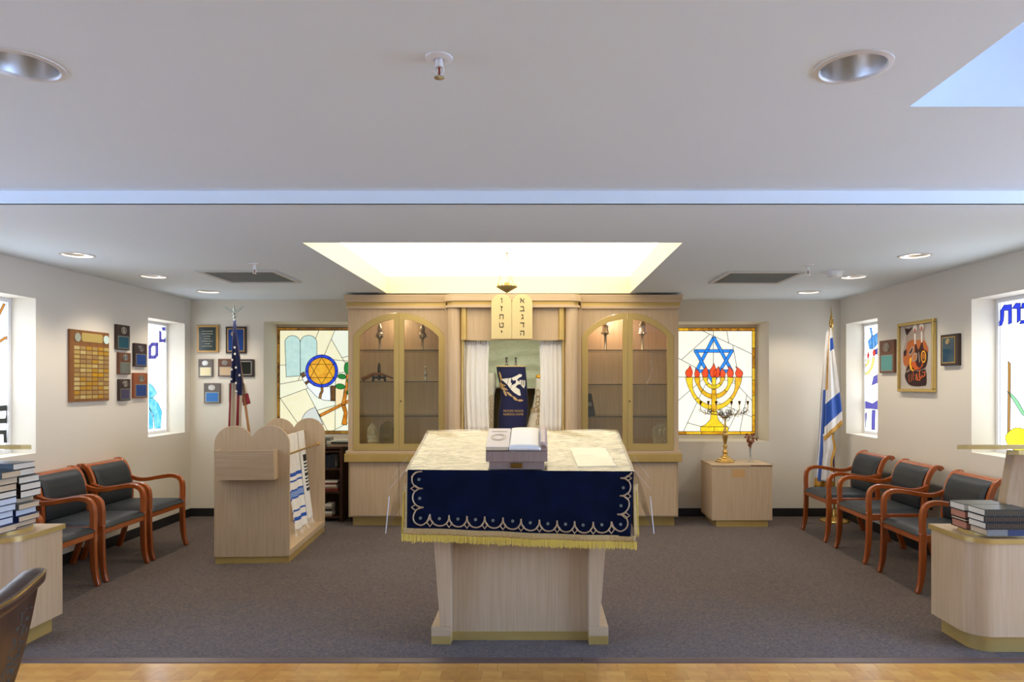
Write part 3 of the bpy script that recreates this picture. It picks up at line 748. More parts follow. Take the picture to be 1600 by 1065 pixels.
ark = thing('torah_ark', 'pale wood ark between the glass cabinets with golden commandment tablets on top', 'ark', (AX, 7.25, 0))
YA = 6.90
LX, RX = AX - .667, AX + .667
MB().box(LX + .03, RX - .03, YA + .06, YB - .01, 0, .1).build('plinth', BRASS, ark)
MB().box(LX, RX, YA + .02, YB - .01, .1, .68).build('lower_body', OAK, ark, bevel=.003)
MB().box(LX - .02, RX + .02, YA - .03, YB - .01, .68, .765).build('ledge', BRASS, ark, bevel=.004)
MB().box(LX - .01, RX + .01, YA - .015, YB - .01, .765, .98).build('sill', OAK, ark, bevel=.003)
for s in (-1, 1):
    cxx = AX + s * .598
    MB().lathe([(.068, .98), (.068, 2.262)], (cxx, YA + .075, 0), 28).build('column', OAK, ark, smooth=50)
    MB().box(min(cxx, AX + s * .70), max(cxx, AX + s * .70), YA + .12, 7.2, .98, 2.262).build('side_return', OAK, ark)
    MB().lathe([(.033, 1.936), (.033, 2.262)], (AX + s * .497, YA + .05, 0), 20).build('brass_half_column', BRASS, ark, smooth=50)
    MB().lathe([(.012, .98), (.012, 1.936)], (AX + s * .515, YA + .06, 0), 14).build('brass_rod', BRASS, ark, smooth=50)
    MB().box(AX + s * .53 - .01, AX + s * .53 + .01, YA + .08, YB - .02, .98, 1.94).build('inner_side', OAK, ark)
MB().box(AX - .53, AX + .53, YA + .05, YA + .075, 1.936, 2.262).build('lintel_panel', OAK, ark)
MB().box(AX - .53, AX + .53, YA + .075, YB - .02, 2.0, 2.02).build('inner_ceiling', OAK, ark)
MB().box(AX - .53, AX + .53, YA + .03, YB - .02, .98, .995).build('inner_floor', OAK, ark)
FAB = mat('pale_green_brocade', 'D0D2BC', .38, col2='BEC5A8', scale=30, stretch=(.6, 1, 3), bump=.5, bscale=40)
MB().grid(lambda u, v: (AX - .52 + 1.04 * u, YB - .05 - .012 * math.sin(v * 40 + 2 * math.sin(u * 7)) * (1 if v > .5 else .4), .995 + 1.0 * v), 40, 60).build('back_lining', FAB, ark, smooth=60)
MB().box(AX - .52, AX + .52, YB - .26, YB - .06, 1.44, 1.455).build('inner_shelf', mat('shelf_white', 'D8D2C0', .5), ark)
MB().box(AX - .52, AX + .52, YB - .10, YB - .07, .995, 1.44).build('inner_apron', mat('apron_olive', '6E6242', .6), ark)
# rounded crown
def stadium(cx, hw, y0, yb, r, n=8):
    P = [(cx - hw, yb)] + [(cx - hw + r - r * math.cos(a), y0 + r - r * math.sin(a)) for a in [PI / 2 * k / n for k in range(n + 1)]]
    P += [(cx + hw - r + r * math.sin(a), y0 + r - r * math.cos(a)) for a in [PI / 2 * k / n for k in range(n + 1)]] + [(cx + hw, yb)]
    return P
MB().xy(stadium(AX, .69, YA - .02, YB - .01, .11), 2.262, 2.29).build('crown_lip', OAKG, ark, smooth=35)
MB().xy(stadium(AX, .672, YA - .006, YB - .01, .10), 2.29, 2.328).build('crown_band', BRASS, ark, smooth=35)
MB().xy(stadium(AX, .70, YA - .03, YB - .01, .12), 2.328, 2.395).build('crown_top', OAKG, ark, smooth=35)
# tablets
HEB = {'ו': [((.36, .9), (.62, .9), .2), ((.58, .95), (.58, .05), .13)], 'ז': [((.3, .9), (.74, .86), .2), ((.54, .9), (.5, .05), .13)],
       'ח': [((.1, .9), (.9, .9), .18), ((.82, .9), (.82, .05), .15), ((.2, .9), (.18, .05), .13)],
       'ט': [((.12, .95), (.18, .1), .14), ((.12, .1), (.85, .1), .17), ((.82, .1), (.84, .85), .15), ((.88, .9), (.5, .85), (.46, .7), .14)],
       'י': [((.38, .9), (.62, .88), .2), ((.6, .92), (.54, .55), .14)], 'א': [((.12, .95), (.88, .08), .17), ((.8, .95), (.78, .6), (.62, .48), .14), ((.28, .62), (.2, .35), (.22, .06), .15)],
       'ב': [((.16, .9), (.78, .9), .18), ((.74, .95), (.76, .1), .15), ((.06, .1), (.96, .1), .17)], 'ג': [((.35, .9), (.64, .9), .18), ((.62, .95), (.62, .4), (.74, .05), .14), ((.64, .32), (.3, .08), .14)],
       'ד': [((.08, .9), (.95, .9), .18), ((.76, .95), (.76, .05), .15)], 'ה': [((.08, .9), (.9, .9), .18), ((.82, .95), (.82, .05), .15), ((.22, .6), (.2, .05), .13)]}
TABM = mat('golden_tablet', 'D2C08C', .45, .3); INKM = mat('black_lettering', '1A160E', .5)
for k, (x0, letters) in enumerate(((-.452, 'וזחטי'), (-.2445, 'אבגדה'))):
    w = .2055; cx = x0 + w / 2; y = YA - .05
    r = w / 2
    P = [(x0, 1.94), (x0 + w, 1.94), (x0 + w, 2.386 - r * .82)] + [(cx + r * math.cos(a), 2.386 - r * .82 + r * .82 * math.sin(a)) for a in [PI * j / 16 for j in range(1, 16)]] + [(x0, 2.386 - r * .82)]
    tb = MB().xz(P, y, y + .022).build('tablet', TABM, ark, bevel=.003)
    for j, ch in enumerate(letters):
        zc = 2.325 - j * .0815; S = .052
        lm = MB()
        for st in HEB[ch]:
            *pth, wd = st
            poly = thick(pth, wd)
            lm.xz([(cx + (px_ - .5) * S, zc + (py_ - .5) * S) for px_, py_ in poly], y - .0022, y)
        lm.build('letter', INKM, tb)
# ark lamp
l = bpy.data.lights.new('ark_lamp', 'AREA'); l.energy = 3.2; l.color = (.95, 1, .82); l.shape = 'RECTANGLE'; l.size = .8; l.size_y = .05
lo = bpy.data.objects.new('ark_lamp', l); COL.objects.link(lo); lo.parent = ark; lo.location = Vector((AX, 7.1, 1.98)) - ark.location; lo.rotation_euler = (math.radians(20), 0, 0)
MB().box(AX - .42, AX + .42, 7.07, 7.12, 1.985, 2.0).build('lamp_strip', glow('strip_glow', 'F4FFE0', 2.0), ark)

# curtains inside the ark
CURT = mat('sheer_white_curtain', 'E9E5DC', .7, sheen=.3)
for s, a, b, lab in ((-1, -.735, -.485, 'white gathered curtain drawn to the left of the ark opening'), (1, .03, .262, 'white gathered curtain drawn to the right of the ark opening')):
    t = thing('ark_curtain', lab, 'curtain', ((a + b) / 2, YA + .13, .997))
    def cf(u, v, a=a, b=b, s=s):
        w = (b - a); tt = 1 - v
        uu = u + .012 * math.sin(u * 31) * v
        x = a + w * uu + (.012 * s * math.sin(v * 3))
        y = YA + .13 + (.005 + .008 * (1 - v)) * math.sin(uu * 31 + 1.2 * math.sin(v * 2.5)) + .005 * math.sin(uu * 17 + 1)
        return (x, y, .998 + .93 * v)
    MB().grid(cf, 110, 14).build('cloth', CURT, t, smooth=80, solid=.002)
    MB().grid(lambda u, v, a=a, b=b: (a + (b - a) * u, YA + .125 + .012 * math.sin(u * 60), 1.895 + .034 * v), 90, 2).build('gathered_heading', CURT, t, smooth=80, solid=.003)
    MB().tube([(a - .01, YA + .13, 1.93), (b + .01, YA + .13, 1.93)], .006, 8).build('curtain_rod', BRASS, t, smooth=60)

# torah scrolls
def scroll_loft(tab, yc, depth, n=28):
    rings = []
    for (z, xl, xr) in tab:
        xc, hw = (xl + xr) / 2, (xr - xl) / 2
        rings.append([(xc + hw * math.copysign(abs(math.cos(a)) ** .75, math.cos(a)), yc + depth * math.copysign(abs(math.sin(a)) ** .8, math.sin(a)), z) for a in [2 * PI * k / n for k in range(n)]])
    return rings
def zk(zx, zy, d=7.2): p = pt(740 + zx / 7.607, 540 + zy / 7.607, d); return p.x, p.z
VELVET = mat('royal_blue_velvet', '0A1248', .8, col2='080E3A', scale=12, sheen=.08)
rows = [(245, 267, 615), (300, 272, 620), (400, 292, 629), (520, 315, 638), (620, 318, 645), (750, 298, 650), (850, 288, 640), (950, 285, 628), (1010, 282, 615)]
tab = [(zk(0, y)[1], zk(l, y)[0], zk(r, y)[0]) for y, l, r in rows]
YT, DT = 7.27, .075
bz = tab[-1][0]
t = thing('torah_scroll', 'torah scroll in royal blue velvet mantle with white embroidery, standing in the ark', 'scroll', ((tab[-1][1] + tab[-1][2]) / 2, YT, .995))
mant = MB().loft(scroll_loft(tab, YT, DT)).build('mantle', VELVET, t, smooth=50)
MB().loft(scroll_loft([(tab[0][0] - .004, tab[0][1] - .004, tab[0][2] + .004), (tab[0][0] + .010, tab[0][1] - .002, tab[0][2] + .002)], YT, DT + .004)).build('mantle_top_trim', mat('cream_trim', 'C9AE7A', .6), t, smooth=50)
MB().loft(scroll_loft([(.995, tab[-1][1] + .01, tab[-1][2] - .01), (bz + .01, tab[-1][1] + .01, tab[-1][2] - .01)], YT, DT - .01)).build('scroll_foot', mat('dark_foot', '1A1512', .6), t, smooth=50)
for zx in (387, 498):
    x, z = zk(zx, 215); MB().lathe([(.012, 0), (.016, .004), (.014, .02), (.007, .028), (.011, .05), (.007, .062), (.013, .075), (.010, .09), (.001, .094)], (x, YT, tab[0][0] + .008), 12).build('roller_handle', mat('dark_wood_silver', '6A625A', .25, .9), t, smooth=50)
def on_mantle(x, z, lift=.002):
    for (za, la, ra), (zb_, lb, rb) in zip(tab, tab[1:]):
        if zb_ <= z <= za:
            k = (za - z) / (za - zb_); xl, xr = la + (lb - la) * k, ra + (rb - ra) * k; break
    else: xl, xr = tab[0][1:]
    q = max(-1, min(1, (x - (xl + xr) / 2) / ((xr - xl) / 2)))
    c = abs(q) ** (1 / .75)
    return (x, YT - DT * (math.sqrt(max(0, 1 - c * c)) ** .8) - lift, z)
EMBW = mat('white_embroidery', 'EDE6D6', .6); EMBG = mat('gold_embroidery', 'C2A06A', .45)
def emb(poly, m, lift=.003):
    mb = MB(); P = []
    for i in range(len(poly)):
        a, b = poly[i], poly[(i + 1) % len(poly)]
        for k in range(3): P.append((a[0] + (b[0] - a[0]) * k / 3, a[1] + (b[1] - a[1]) * k / 3))
    mb.add([on_mantle(*zk(x, y), lift) for x, y in P], [tuple(range(len(P)))]); mb.build('embroidery', m, mant, solid=.002, fixn=False)
emb([(330, 400), (352, 390), (415, 385), (398, 458), (365, 430)], EMBW)
emb([(420, 385), (452, 380), (440, 430), (455, 450), (436, 510), (402, 462)], EMBW)
emb([(455, 380), (500, 360), (548, 333), (575, 345), (570, 365), (538, 380), (515, 408), (545, 425), (550, 455), (520, 465), (500, 490), (548, 520), (562, 590), (540, 592), (480, 555), (440, 515), (452, 470), (500, 445), (505, 410), (465, 412)], EMBW)
emb([(545, 405), (612, 412), (612, 470), (598, 505), (572, 480), (552, 455)], EMBW)
for x0 in (566, 590): emb([(x0, 412), (x0 + 7, 412), (x0 + 8, 470), (x0 + 2, 470)], VELVET, .006)
for P in ([(300, 310), (318, 325), (335, 385), (325, 425), (312, 380)], [(318, 430), (345, 455), (385, 470), (350, 480), (322, 470)], [(325, 480), (360, 490), (410, 525), (370, 525), (335, 515)],
          [(352, 535), (372, 530), (398, 590), (375, 590)], [(388, 545), (430, 560), (465, 600), (430, 595)], [(460, 600), (495, 610), (525, 645), (490, 645)], [(520, 645), (560, 635), (592, 650), (550, 663)], [(308, 440), (322, 440), (326, 490), (312, 490)]):
    emb([tuple(p[:2]) for p in catmull([(a, b, 0) for a, b in P], 3, True)], EMBG)
for body, zy in (('MILFORD MANOR', 775), ('NURSING HOME', 815)):
    vs_, fs = text2d(body, .034)
    w = max(v[0] for v in vs_) - min(v[0] for v in vs_); sc = (zk(592, 0)[0] - zk(355, 0)[0]) / w; cx, cz = zk(473, zy)
    MB().add([on_mantle(cx + vx * sc, cz + vy * 1.0, .003) for vx, vy in vs_], fs).build('lettering', EMBG, mant, solid=.002, fixn=False)
# white scrolls either side
WMANT = mat('white_brocade_mantle', 'E3DCC8', .6, col2='D6CCB2', scale=16, bump=.2)
def side_scroll(rows, label, orn):
    tb = [(zk(0, y)[1], zk(l, y)[0], zk(r, y)[0]) for y, l, r in rows]
    t = thing('torah_scroll', label, 'scroll', ((tb[-1][1] + tb[-1][2]) / 2, 7.33, .995))
    mm = MB().loft(scroll_loft(tb, 7.33, .065)).build('mantle', WMANT, t, smooth=50)
    for (x, y, w, h) in orn:
        px, pz = zk(x, y); mb = MB()
        mb.tube([(px + w * .00095 * math.cos(a), 7.262 - .001 * math.sin(a * 2), pz + h * .00095 * math.sin(a)) for a in [2 * PI * k / 14 for k in range(14)]], .0035, 6, closed=True)
        mb.build('gold_embroidery', EMBG, mm, smooth=60)
    return t, tb
side_scroll([(320, 95, 250), (400, 90, 262), (520, 90, 255), (590, 95, 240), (800, 90, 232), (1000, 85, 228), (1030, 85, 228)],
            'white mantled torah scroll half hidden by the left ark curtain', [(205, 620, 16, 30), (210, 700, 14, 34), (205, 790, 16, 36), (208, 880, 14, 36), (205, 960, 14, 30)])
t, tb = side_scroll([(385, 738, 900), (470, 736, 905), (560, 728, 900), (650, 715, 890), (760, 690, 880), (860, 655, 865), (960, 625, 850), (1030, 618, 845)],
            'white mantled torah scroll with gold trim leaning at the right ark curtain', [(765, 560, 24, 40), (762, 630, 22, 34), (760, 690, 26, 22), (740, 755, 34, 24), (700, 765, 22, 18), (768, 770, 14, 20), (770, 840, 10, 14), (758, 910, 14, 28)])
px, pz = zk(785, 370)
MB().lathe([(.03, 0), (.045, .01), (.04, .03), (.015, .04), (.001, .042)], (px, 7.33, pz - .012), 16).build('gold_crown', mat('orange_gold', 'D9A32A', .4, .5), t, smooth=50)

# ------------------------------------------------------------------ things in the cabinets
def lathe_thing(name, label, cat, prof, c, m, seg=18, part='body', group=None):
    t = thing(name, label, cat, c, group=group)
    MB().lathe(prof, c, seg).build(part, m, t, smooth=45)
    return t
FIN = [(.016, 0), (.018, .004), (.013, .012), (.013, .12), (.02, .128), (.035, .145), (.042, .165), (.035, .188), (.02, .2), (.024, .205), (.028, .235), (.022, .255), (.012, .275), (.01, .285), (.004, .29), (.001, .31)]
FIN2 = [(.018, 0), (.02, .004), (.015, .012), (.015, .16), (.02, .165), (.038, .185), (.04, .2), (.034, .21), (.034, .26), (.04, .27), (.03, .29), (.018, .315), (.012, .335), (.02, .345), (.001, .36)]
ANTSIL = mat('antique_silver', 'A89F8E', .28, .7, bump=.3, bscale=140)
for x, prof, lab, m in ((-1.688, FIN, 'tarnished silver torah finial on the top shelf, leftmost', ANTSIL), (-1.226, FIN, 'tarnished silver torah finial nearest the left ark column', ANTSIL),
                        (.744, FIN2, 'bright silver torah finial nearest the right ark column', SILVER), (1.143, FIN2, 'bright silver torah finial on the top shelf, rightmost', SILVER)):
    t = lathe_thing('torah_finial', lab, 'finial', prof, (x, 7.36, 1.8485), m, 16, group='silver torah finials')
    zb = .165 if prof is FIN else .2
    for k in range(8):
        a = PI / 4 * k + .2; rr = .044
        MB().lathe([(.001, .0), (.005, -.004), (.007, -.014), (.001, -.016)], (x + rr * math.cos(a), 7.36 + rr * math.sin(a), 1.8485 + zb - .006), 8).build('bell', m, t, smooth=50)
# shofar on black stand
sx, sy, sz = -1.69, 7.34, 1.5175
t = thing('shofar_stand', 'black carved stand with upright black horn holding the brown shofar', 'stand', (sx, sy, sz))
MB().xz([(sx - .075, sz), (sx - .058, sz), (sx - .05, sz + .03), (sx - .012, sz + .028), (sx, sz + .006), (sx + .012, sz + .028), (sx + .05, sz + .03), (sx + .058, sz), (sx + .075, sz), (sx + .07, sz + .04),
          (sx + .088, sz + .07), (sx + .07, sz + .068), (sx + .05, sz + .052), (sx - .05, sz + .052), (sx - .07, sz + .068), (sx - .088, sz + .07), (sx - .07, sz + .04)], sy - .02, sy + .02).build('base', BLACK, t, bevel=.004)
MB().lathe([(.02, .05), (.018, .12), (.015, .17), (.006, .2), (.001, .203)], (sx, sy + .005, sz), 14).build('upright', mat('dark_horn', '2A2724', .3), t, smooth=50)
t = thing('shofar', 'brown curved ram horn lying across the black stand', 'shofar', (sx, sy - .03, sz))
hp = catmull([(sx - .17, sy - .03, sz + .02), (sx - .12, sy - .035, sz + .045), (sx - .05, sy - .038, sz + .075), (sx + .03, sy - .038, sz + .078), (sx + .1, sy - .035, sz + .055), (sx + .16, sy - .03, sz + .03)], 5)
MB().tube(hp, seg=12, radii=[.024 - .017 * k / (len(hp) - 1) for k in range(len(hp))]).build('horn', mat('horn_brown', '8A5A30', .35, col2='4E3018', scale=8), t, smooth=60)
# small silver flask
lathe_thing('silver_flask', 'small bright silver spice tower on the second shelf', 'ornament', [(.02, 0), (.022, .006), (.01, .014), (.009, .05), (.018, .058), (.02, .085), (.018, .1), (.008, .105), (.007, .14), (.012, .15), (.004, .165), (.001, .17)], (-1.19, 7.34, 1.5175), SILVERS)
# breastplates
def breastplate(cx, y, z0, w, h, lean, rz, label, m):
    t = thing('torah_breastplate', label, 'breastplate', (cx, y, z0))
    P = [(-.40, .02), (-.30, .0), (-.22, .03), (.22, .03), (.30, 0), (.40, .02), (.46, .2), (.48, .62), (.42, .8), (.28, .88), (.14, .97), (0, 1.0), (-.14, .97), (-.28, .88), (-.42, .8), (-.48, .62), (-.46, .2)]
    P = [tuple(p[:2]) for p in catmull([(a, b, 0) for a, b in P], 3, True)]
    T = Matrix.Translation((cx, y, z0)) @ Matrix.Rotation(rz, 4, 'Z') @ Matrix.Rotation(-lean, 4, 'X')
    f = lambda a, b, o: T @ Vector((a * w, -o, b * h))
    pl_ = MB().prism([f(a, b, 0) for a, b in P], [f(a, b, .012) for a, b in P]).build('plate', m, t, bevel=.004)
    rim = MB(); rim.tube([f(a * .97, b * .97 + .015, .014) for a, b in P], .0045, 6, closed=True); rim.build('raised_rim', m, t, smooth=60)
    for s in (-1, 1):
        q = [(s * .1 - .06, .5), (s * .1 + .06, .5), (s * .1 + .06, .72), (s * .1, .79), (s * .1 - .06, .72)]
        MB().prism([f(a, b, .012) for a, b in q], [f(a, b, .022) for a, b in q]).build('embossed_tablet', m, t, bevel=.003)
        col = MB()
        for k in range(5): col.tube([f(s * .33 + .06 * math.cos(a), .38 + k * .085 + .03 * math.sin(a), .015) for a in [2 * PI * j / 10 for j in range(10)]], .004, 6, closed=True)
        col.build('embossed_scrollwork', m, t, smooth=60)
    q = [(-.36, .40), (.36, .40), (.36, .46), (-.36, .46)]
    MB().prism([f(a, b, .012) for a, b in q], [f(a, b, .019) for a, b in q]).build('embossed_bar', m, t, bevel=.002)
    low = MB()
    for k in range(7): low.tube([f(-.33 + k * .11 + .045 * math.cos(a), .2 + .07 * math.sin(a * 1), .014) for a in [2 * PI * j / 10 for j in range(10)]], .005, 6, closed=True)
    low.build('embossed_scrollwork', m, t, smooth=60)
GSIL = mat('gilt_silver', 'D6C9A2', .25, .55, bump=.4, bscale=110)
breastplate(1.36, 7.33, .8, .235, .275, .12, .12, 'silver embossed torah breastplate with two small tablets, lower right shelf', GSIL)
breastplate(-1.765, 7.36, .8, .14, .27, .10, .75, 'gilt embossed torah breastplate leaning at the left, narrow side on', GSIL)
breastplate(-1.62, 7.42, .835, .18, .25, .12, -.15, 'dark gilt torah breastplate standing behind the narrow one', mat('gilt_dark', 'A08A54', .3, .6, bump=.4, bscale=110))
lathe_thing('silver_box', 'low oval silver box in front of the dark breastplate', 'box', [(.055, 0), (.06, .008), (.058, .03), (.05, .034), (.001, .036)], (-1.60, 7.36, .8), SILVERS)
# framed photo standing on right cabinet shelf
t = thing('photo_frame', 'black easel frame leaning inside the right glass cabinet', 'frame', (.545, 7.4, 1.1485))
MB().hexa([(.45 + .025, 7.34, 1.1485), (.637, 7.34, 1.1485), (.637, 7.352, 1.1485), (.475, 7.352, 1.1485)], [(.475, 7.39, 1.385), (.598, 7.39, 1.385), (.598, 7.402, 1.385), (.475, 7.402, 1.385)]).build('frame', mat('frame_black', '20242A', .35), t, bevel=.003)
MB().hexa([(.478, 7.348, 1.25), (.60, 7.348, 1.25), (.60, 7.36, 1.25), (.478, 7.36, 1.25)], [(.478, 7.362, 1.29), (.592, 7.362, 1.29), (.592, 7.37, 1.29), (.478, 7.37, 1.29)]).build('picture', mat('photo_grey', '767678', .4), t)
# brown figurine candelabrum in right cabinet
t = thing('small_menorah', 'small dark bronze candle holder on the lowest shelf right of the ark', 'menorah', (.62, 7.36, .8))
BRZ = mat('dark_bronze', '4A3418', .35, .9)
m = MB(); m.lathe([(.04, 0), (.042, .008), (.02, .02), (.012, .05), (.014, .06), (.008, .08), (.008, .17)], (.62, 7.36, .8), 14); m.build('stem', BRZ, t, smooth=50)
m = MB()
for r_ in (.03, .055, .08):
    m.tube([(.62 + r_ * math.cos(a), 7.36, .965 + r_ * .75 * math.sin(a)) for a in [PI + PI * k / 10 for k in range(11)]], .005, 6)
m.build('arms', BRZ, t, smooth=60)
for k in range(7):
    x = .62 + (k - 3) * .0267
    MB().lathe([(.005, 0), (.009, .006), (.009, .022), (.005, .024)], (x, 7.36, .962), 8).build('candle_cup', BRZ, t, smooth=40)
# silver pointer of small beads below the top shelf
t = thing('silver_strand', 'thin silver pointer hanging from the top glass shelf', 'strand', (1.21, 7.25, 1.50))
ch = catmull([(1.20, 7.25, 1.838), (1.222, 7.25, 1.79), (1.214, 7.25, 1.70), (1.226, 7.25, 1.63), (1.21, 7.25, 1.56), (1.17, 7.25, 1.50)], 5)
m = MB()
for k, p in enumerate(ch):
    m.lathe([(.001, -.006), (.006 if k < 8 else .004, 0), (.001, .006)], p, 6)
m.tube(ch, .002, 5)
m.build('chain', SILVERS, t, smooth=60)

# ------------------------------------------------------------------ eternal light
lx, ly, lz = -.233, 5.4, 2.212
t = thing('eternal_light', 'hanging brass eternal light bowl on chains above the tablets', 'lamp', (lx, ly, lz))
MB().lathe([(.001, -.012), (.004, -.01), (.004, 0), (.012, .004), (.05, .026), (.082, .045), (.083, .049), (.078, .048), (.045, .034), (.001, .02)], (lx, ly, lz), 32).build('bowl', mat('lamp_brass', 'CDAE66', .3, .45), t, smooth=50)
for k in range(12):
    a = 2 * PI * k / 12
    MB().lathe([(.003, 0), (.005, .008), (.002, .016), (.001, .026)], (lx + .072 * math.cos(a), ly + .072 * math.sin(a), lz + .047), 8).build('crest_finial', GOLD, t, smooth=50)
MB().lathe([(.018, .03), (.022, .05), (.02, .08), (.008, .085)], (lx, ly, lz), 14).build('glass_cup', glow('lamp_amber', 'F2C860', .7), t, smooth=50)
hub = Vector((lx, ly, 2.52))
for k in range(3):
    a = 2 * PI * k / 3 + 3.4
    e = Vector((lx + .074 * math.cos(a), ly + .074 * math.sin(a), lz + .05)); m = MB(); n = 14
    for j in range(n):
        p = e.lerp(hub, (j + .5) / n); d = (hub - e).normalized(); s = d.cross(Vector((math.cos(j * PI / 2), math.sin(j * PI / 2), .1))).normalized()
        m.tube([p + d * .013 * math.cos(q) + s * .005 * math.sin(q) for q in [2 * PI * i / 8 for i in range(8)]], .0013, 5, closed=True)
    m.build('chain', GOLD, t, smooth=60)
m = MB(); m.lathe([(.008, 0), (.01, .006), (.004, .012)], hub, 12)
for j in range(5):
    p = Vector((lx, ly, 2.54 + j * .017)); s = Vector((math.cos(j * PI / 2), math.sin(j * PI / 2), 0))
    m.tube([p + Vector((0, 0, .011 * math.cos(q))) + s * .005 * math.sin(q) for q in [2 * PI * i / 8 for i in range(8)]], .0013, 5, closed=True)
m.build('hanger', GOLD, t, smooth=60)
# ------------------------------------------------------------------ reading table
TX = -.0947
tbl = thing('reading_table', 'pale wood reading table with tapered legs in the centre of the carpet', 'table', (TX, 4.2, 0))
YT0, YT1, ZT0, ZT1 = 3.80, 4.55, 1.0, 1.168          # sloped top, front / back edge
for s in (-1, 1):
    f = lambda a: TX + s * a
    def bx(a, b, y0, y1, z0, z1): return MB().box(min(f(a), f(b)), max(f(a), f(b)), y0, y1, z0, z1)
    bx(.3955, .508, 3.916, 4.50, 0, .048).build('brass_foot', BRASS, tbl, bevel=.002)
    bx(.3955, .508, 3.913, 4.50, .048, .103).build('foot', OAKG, tbl, bevel=.003)
    zt = ZT0 - .04 + (ZT1 - ZT0) / (YT1 - YT0) * .12
    MB().prism([(f(.3955), 3.913, .103), (f(.457), 3.913, .103), (f(.522), 3.913, .985), (f(.3955), 3.913, .985)],
               [(f(.3955), 4.42, .103), (f(.457), 4.42, .103), (f(.522), 4.42, 1.08), (f(.3955), 4.42, 1.08)]).build('leg', OAK, tbl, bevel=.003)
MB().box(TX - .3955, TX + .3955, 3.99, 4.012, .05, 1.0).build('modesty_panel', OAK, tbl)
MB().box(TX - .3955, TX + .3955, 3.985, 4.012, 0, .05).build('kick_strip', BRASS, tbl)
MB().hexa([(TX - .60, YT0, ZT0 - .04), (TX + .60, YT0, ZT0 - .04), (TX + .60, YT1, ZT1 - .04), (TX - .60, YT1, ZT1 - .04)],
          [(TX - .60, YT0, ZT0), (TX + .60, YT0, ZT0), (TX + .60, YT1, ZT1), (TX - .60, YT1, ZT1)]).build('table_top', OAKG, tbl, bevel=.003)

# cloth
def zc_(x, y, d=3.775): p = pt(610 + x / 3.81, 640 + y / 3.81, d); return p.x, p.z
SATIN = mat('cream_satin', 'A2987A', .22, .5, bump=1.0, bscale=9, stretch=(1, 3.2, 1), bdist=.035)
NAVY = mat('navy_velvet_drape', '06122E', .75, col2='040B22', scale=9, spec=.1)
TRIM = mat('gold_braid_trim', 'A88A52', .5, .2, col2='C8AA70', scale=160, bump=.5, bscale=200)
FRNG = mat('yellow_gold_fringe', 'E2C85C', .55)
CORD = mat('gold_cord', 'B89C76', .45, .1)
cl = thing('table_cloth', 'cream satin cloth with fringed navy front drape covering the reading table', 'tablecloth', (TX, 4.17, ZT0))
rs = [(R.uniform(0, 6.28), R.uniform(-7, 7), R.uniform(22, 52), R.uniform(.4, 1), R.uniform(2, 5)) for _ in range(6)]
def wr(u, v):
    w = 0
    for ph, a, b, am, q in rs:
        s_ = math.sin(a * u + b * v * .5 + ph + 1.3 * math.sin(q * u + ph) + .9 * math.sin(q * 1.7 * v + ph * 2))
        mask = max(0, math.sin(q * 1.3 * u + 2.1 * ph) * math.sin(q * v + ph) + .35)
        w += am * mask * (1 - abs(s_)) ** 1.8
    edge = .5 + .5 * min(1, abs(u - .5) * 2.2)
    return .0115 * (1 - math.exp(-1.15 * edge * w))
XA, XB = -.722, .540
def topf(u, v):
    x = XA + (XB - XA) * u
    k = 1.0
    y = 3.775 + (4.56 - 3.775) * v
    if v < .02: k = .2
    return (x, y, ZT0 + .004 + (ZT1 - ZT0) * (y - YT0) / (YT1 - YT0) + wr(u, v) * k - (.012 if min(u, 1 - u) < .004 else 0))
MB().grid(topf, 200, 150).build('satin_top', SATIN, cl, smooth=80, solid=.002)
MB().grid(lambda u, v: ((lambda x, y: (x, y, topf((x - XA) / (XB - XA), (y - 3.775) / .785)[2] + .0035))(.205 + .225 * u + .012 * v * 0 + (.03 * (1 - v)), 3.87 + .33 * v)), 30, 30).build('square_patch', mat('patch_satin', 'C6BC9E', .35, .2), cl, smooth=80, solid=.002)
def hang(u, v):   # v 0 top .. 1 bottom
    xl0, zl0 = zc_(103, 362); xr0, zr0 = zc_(1448, 372); xl1, zl1 = zc_(100, 712); xr1, zr1 = zc_(1428, 752)
    xa = xl0 + (xl1 - xl0) * v; xb = xr0 + (xr1 - xr0) * v
    z0 = zl0 + (zr0 - zl0) * u; z1 = zl1 + (zr1 - zl1) * u
    return (xa + (xb - xa) * u, 3.772 - .006 * math.sin(u * 26) * v - .004 * math.sin(u * 11 + 1) * v - (.004 if v > .02 else 0), z0 + (z1 - z0) * v + (.006 if v < .001 else 0))
MB().grid(hang, 90, 24).build('navy_drape', NAVY, cl, smooth=80, solid=.003)
# returns down the table sides, so the drape has depth
for s, xx, ln in ((-1, zc_(103, 0)[0], .33), (1, zc_(1448, 0)[0], .33)):
    MB().grid(lambda u, v: (xx - s * .004 + s * (.012 * v + .004 * math.sin(u * 18) * v), 3.785 + .75 * u, (ZT0 + (ZT1 - ZT0) * u * .97) - .004 - ln * v), 30, 10).build('side_drape', NAVY, cl, smooth=80, solid=.003)
    MB().grid(lambda u, v: (xx + s * (-.004 + .030 * u + .006 * v), 3.776 + .02 * u, (ZT0 - .06) - (ln - .035) * v), 4, 12).build('side_braid', TRIM, cl, smooth=80, solid=.003)
fr = [zc_(x, y) for x, y in ((72, 738), (250, 742), (450, 752), (700, 762), (950, 772), (1200, 780), (1330, 784), (1466, 786))]
def hemz(x): return interp(fr, x)
xs0, xs1 = fr[0][0], fr[-1][0]
MB().grid(lambda u, v: (xs0 + .008 + (xs1 - xs0 - .016) * u, 3.766 - .006 * math.sin(u * 26) - .004 * math.sin(u * 11 + 1), hemz(xs0 + (xs1 - xs0) * u) + .036 * (1 - v) + .0), 90, 3).build('gold_braid', TRIM, cl, smooth=80, solid=.004)
fm = MB(); N = 420
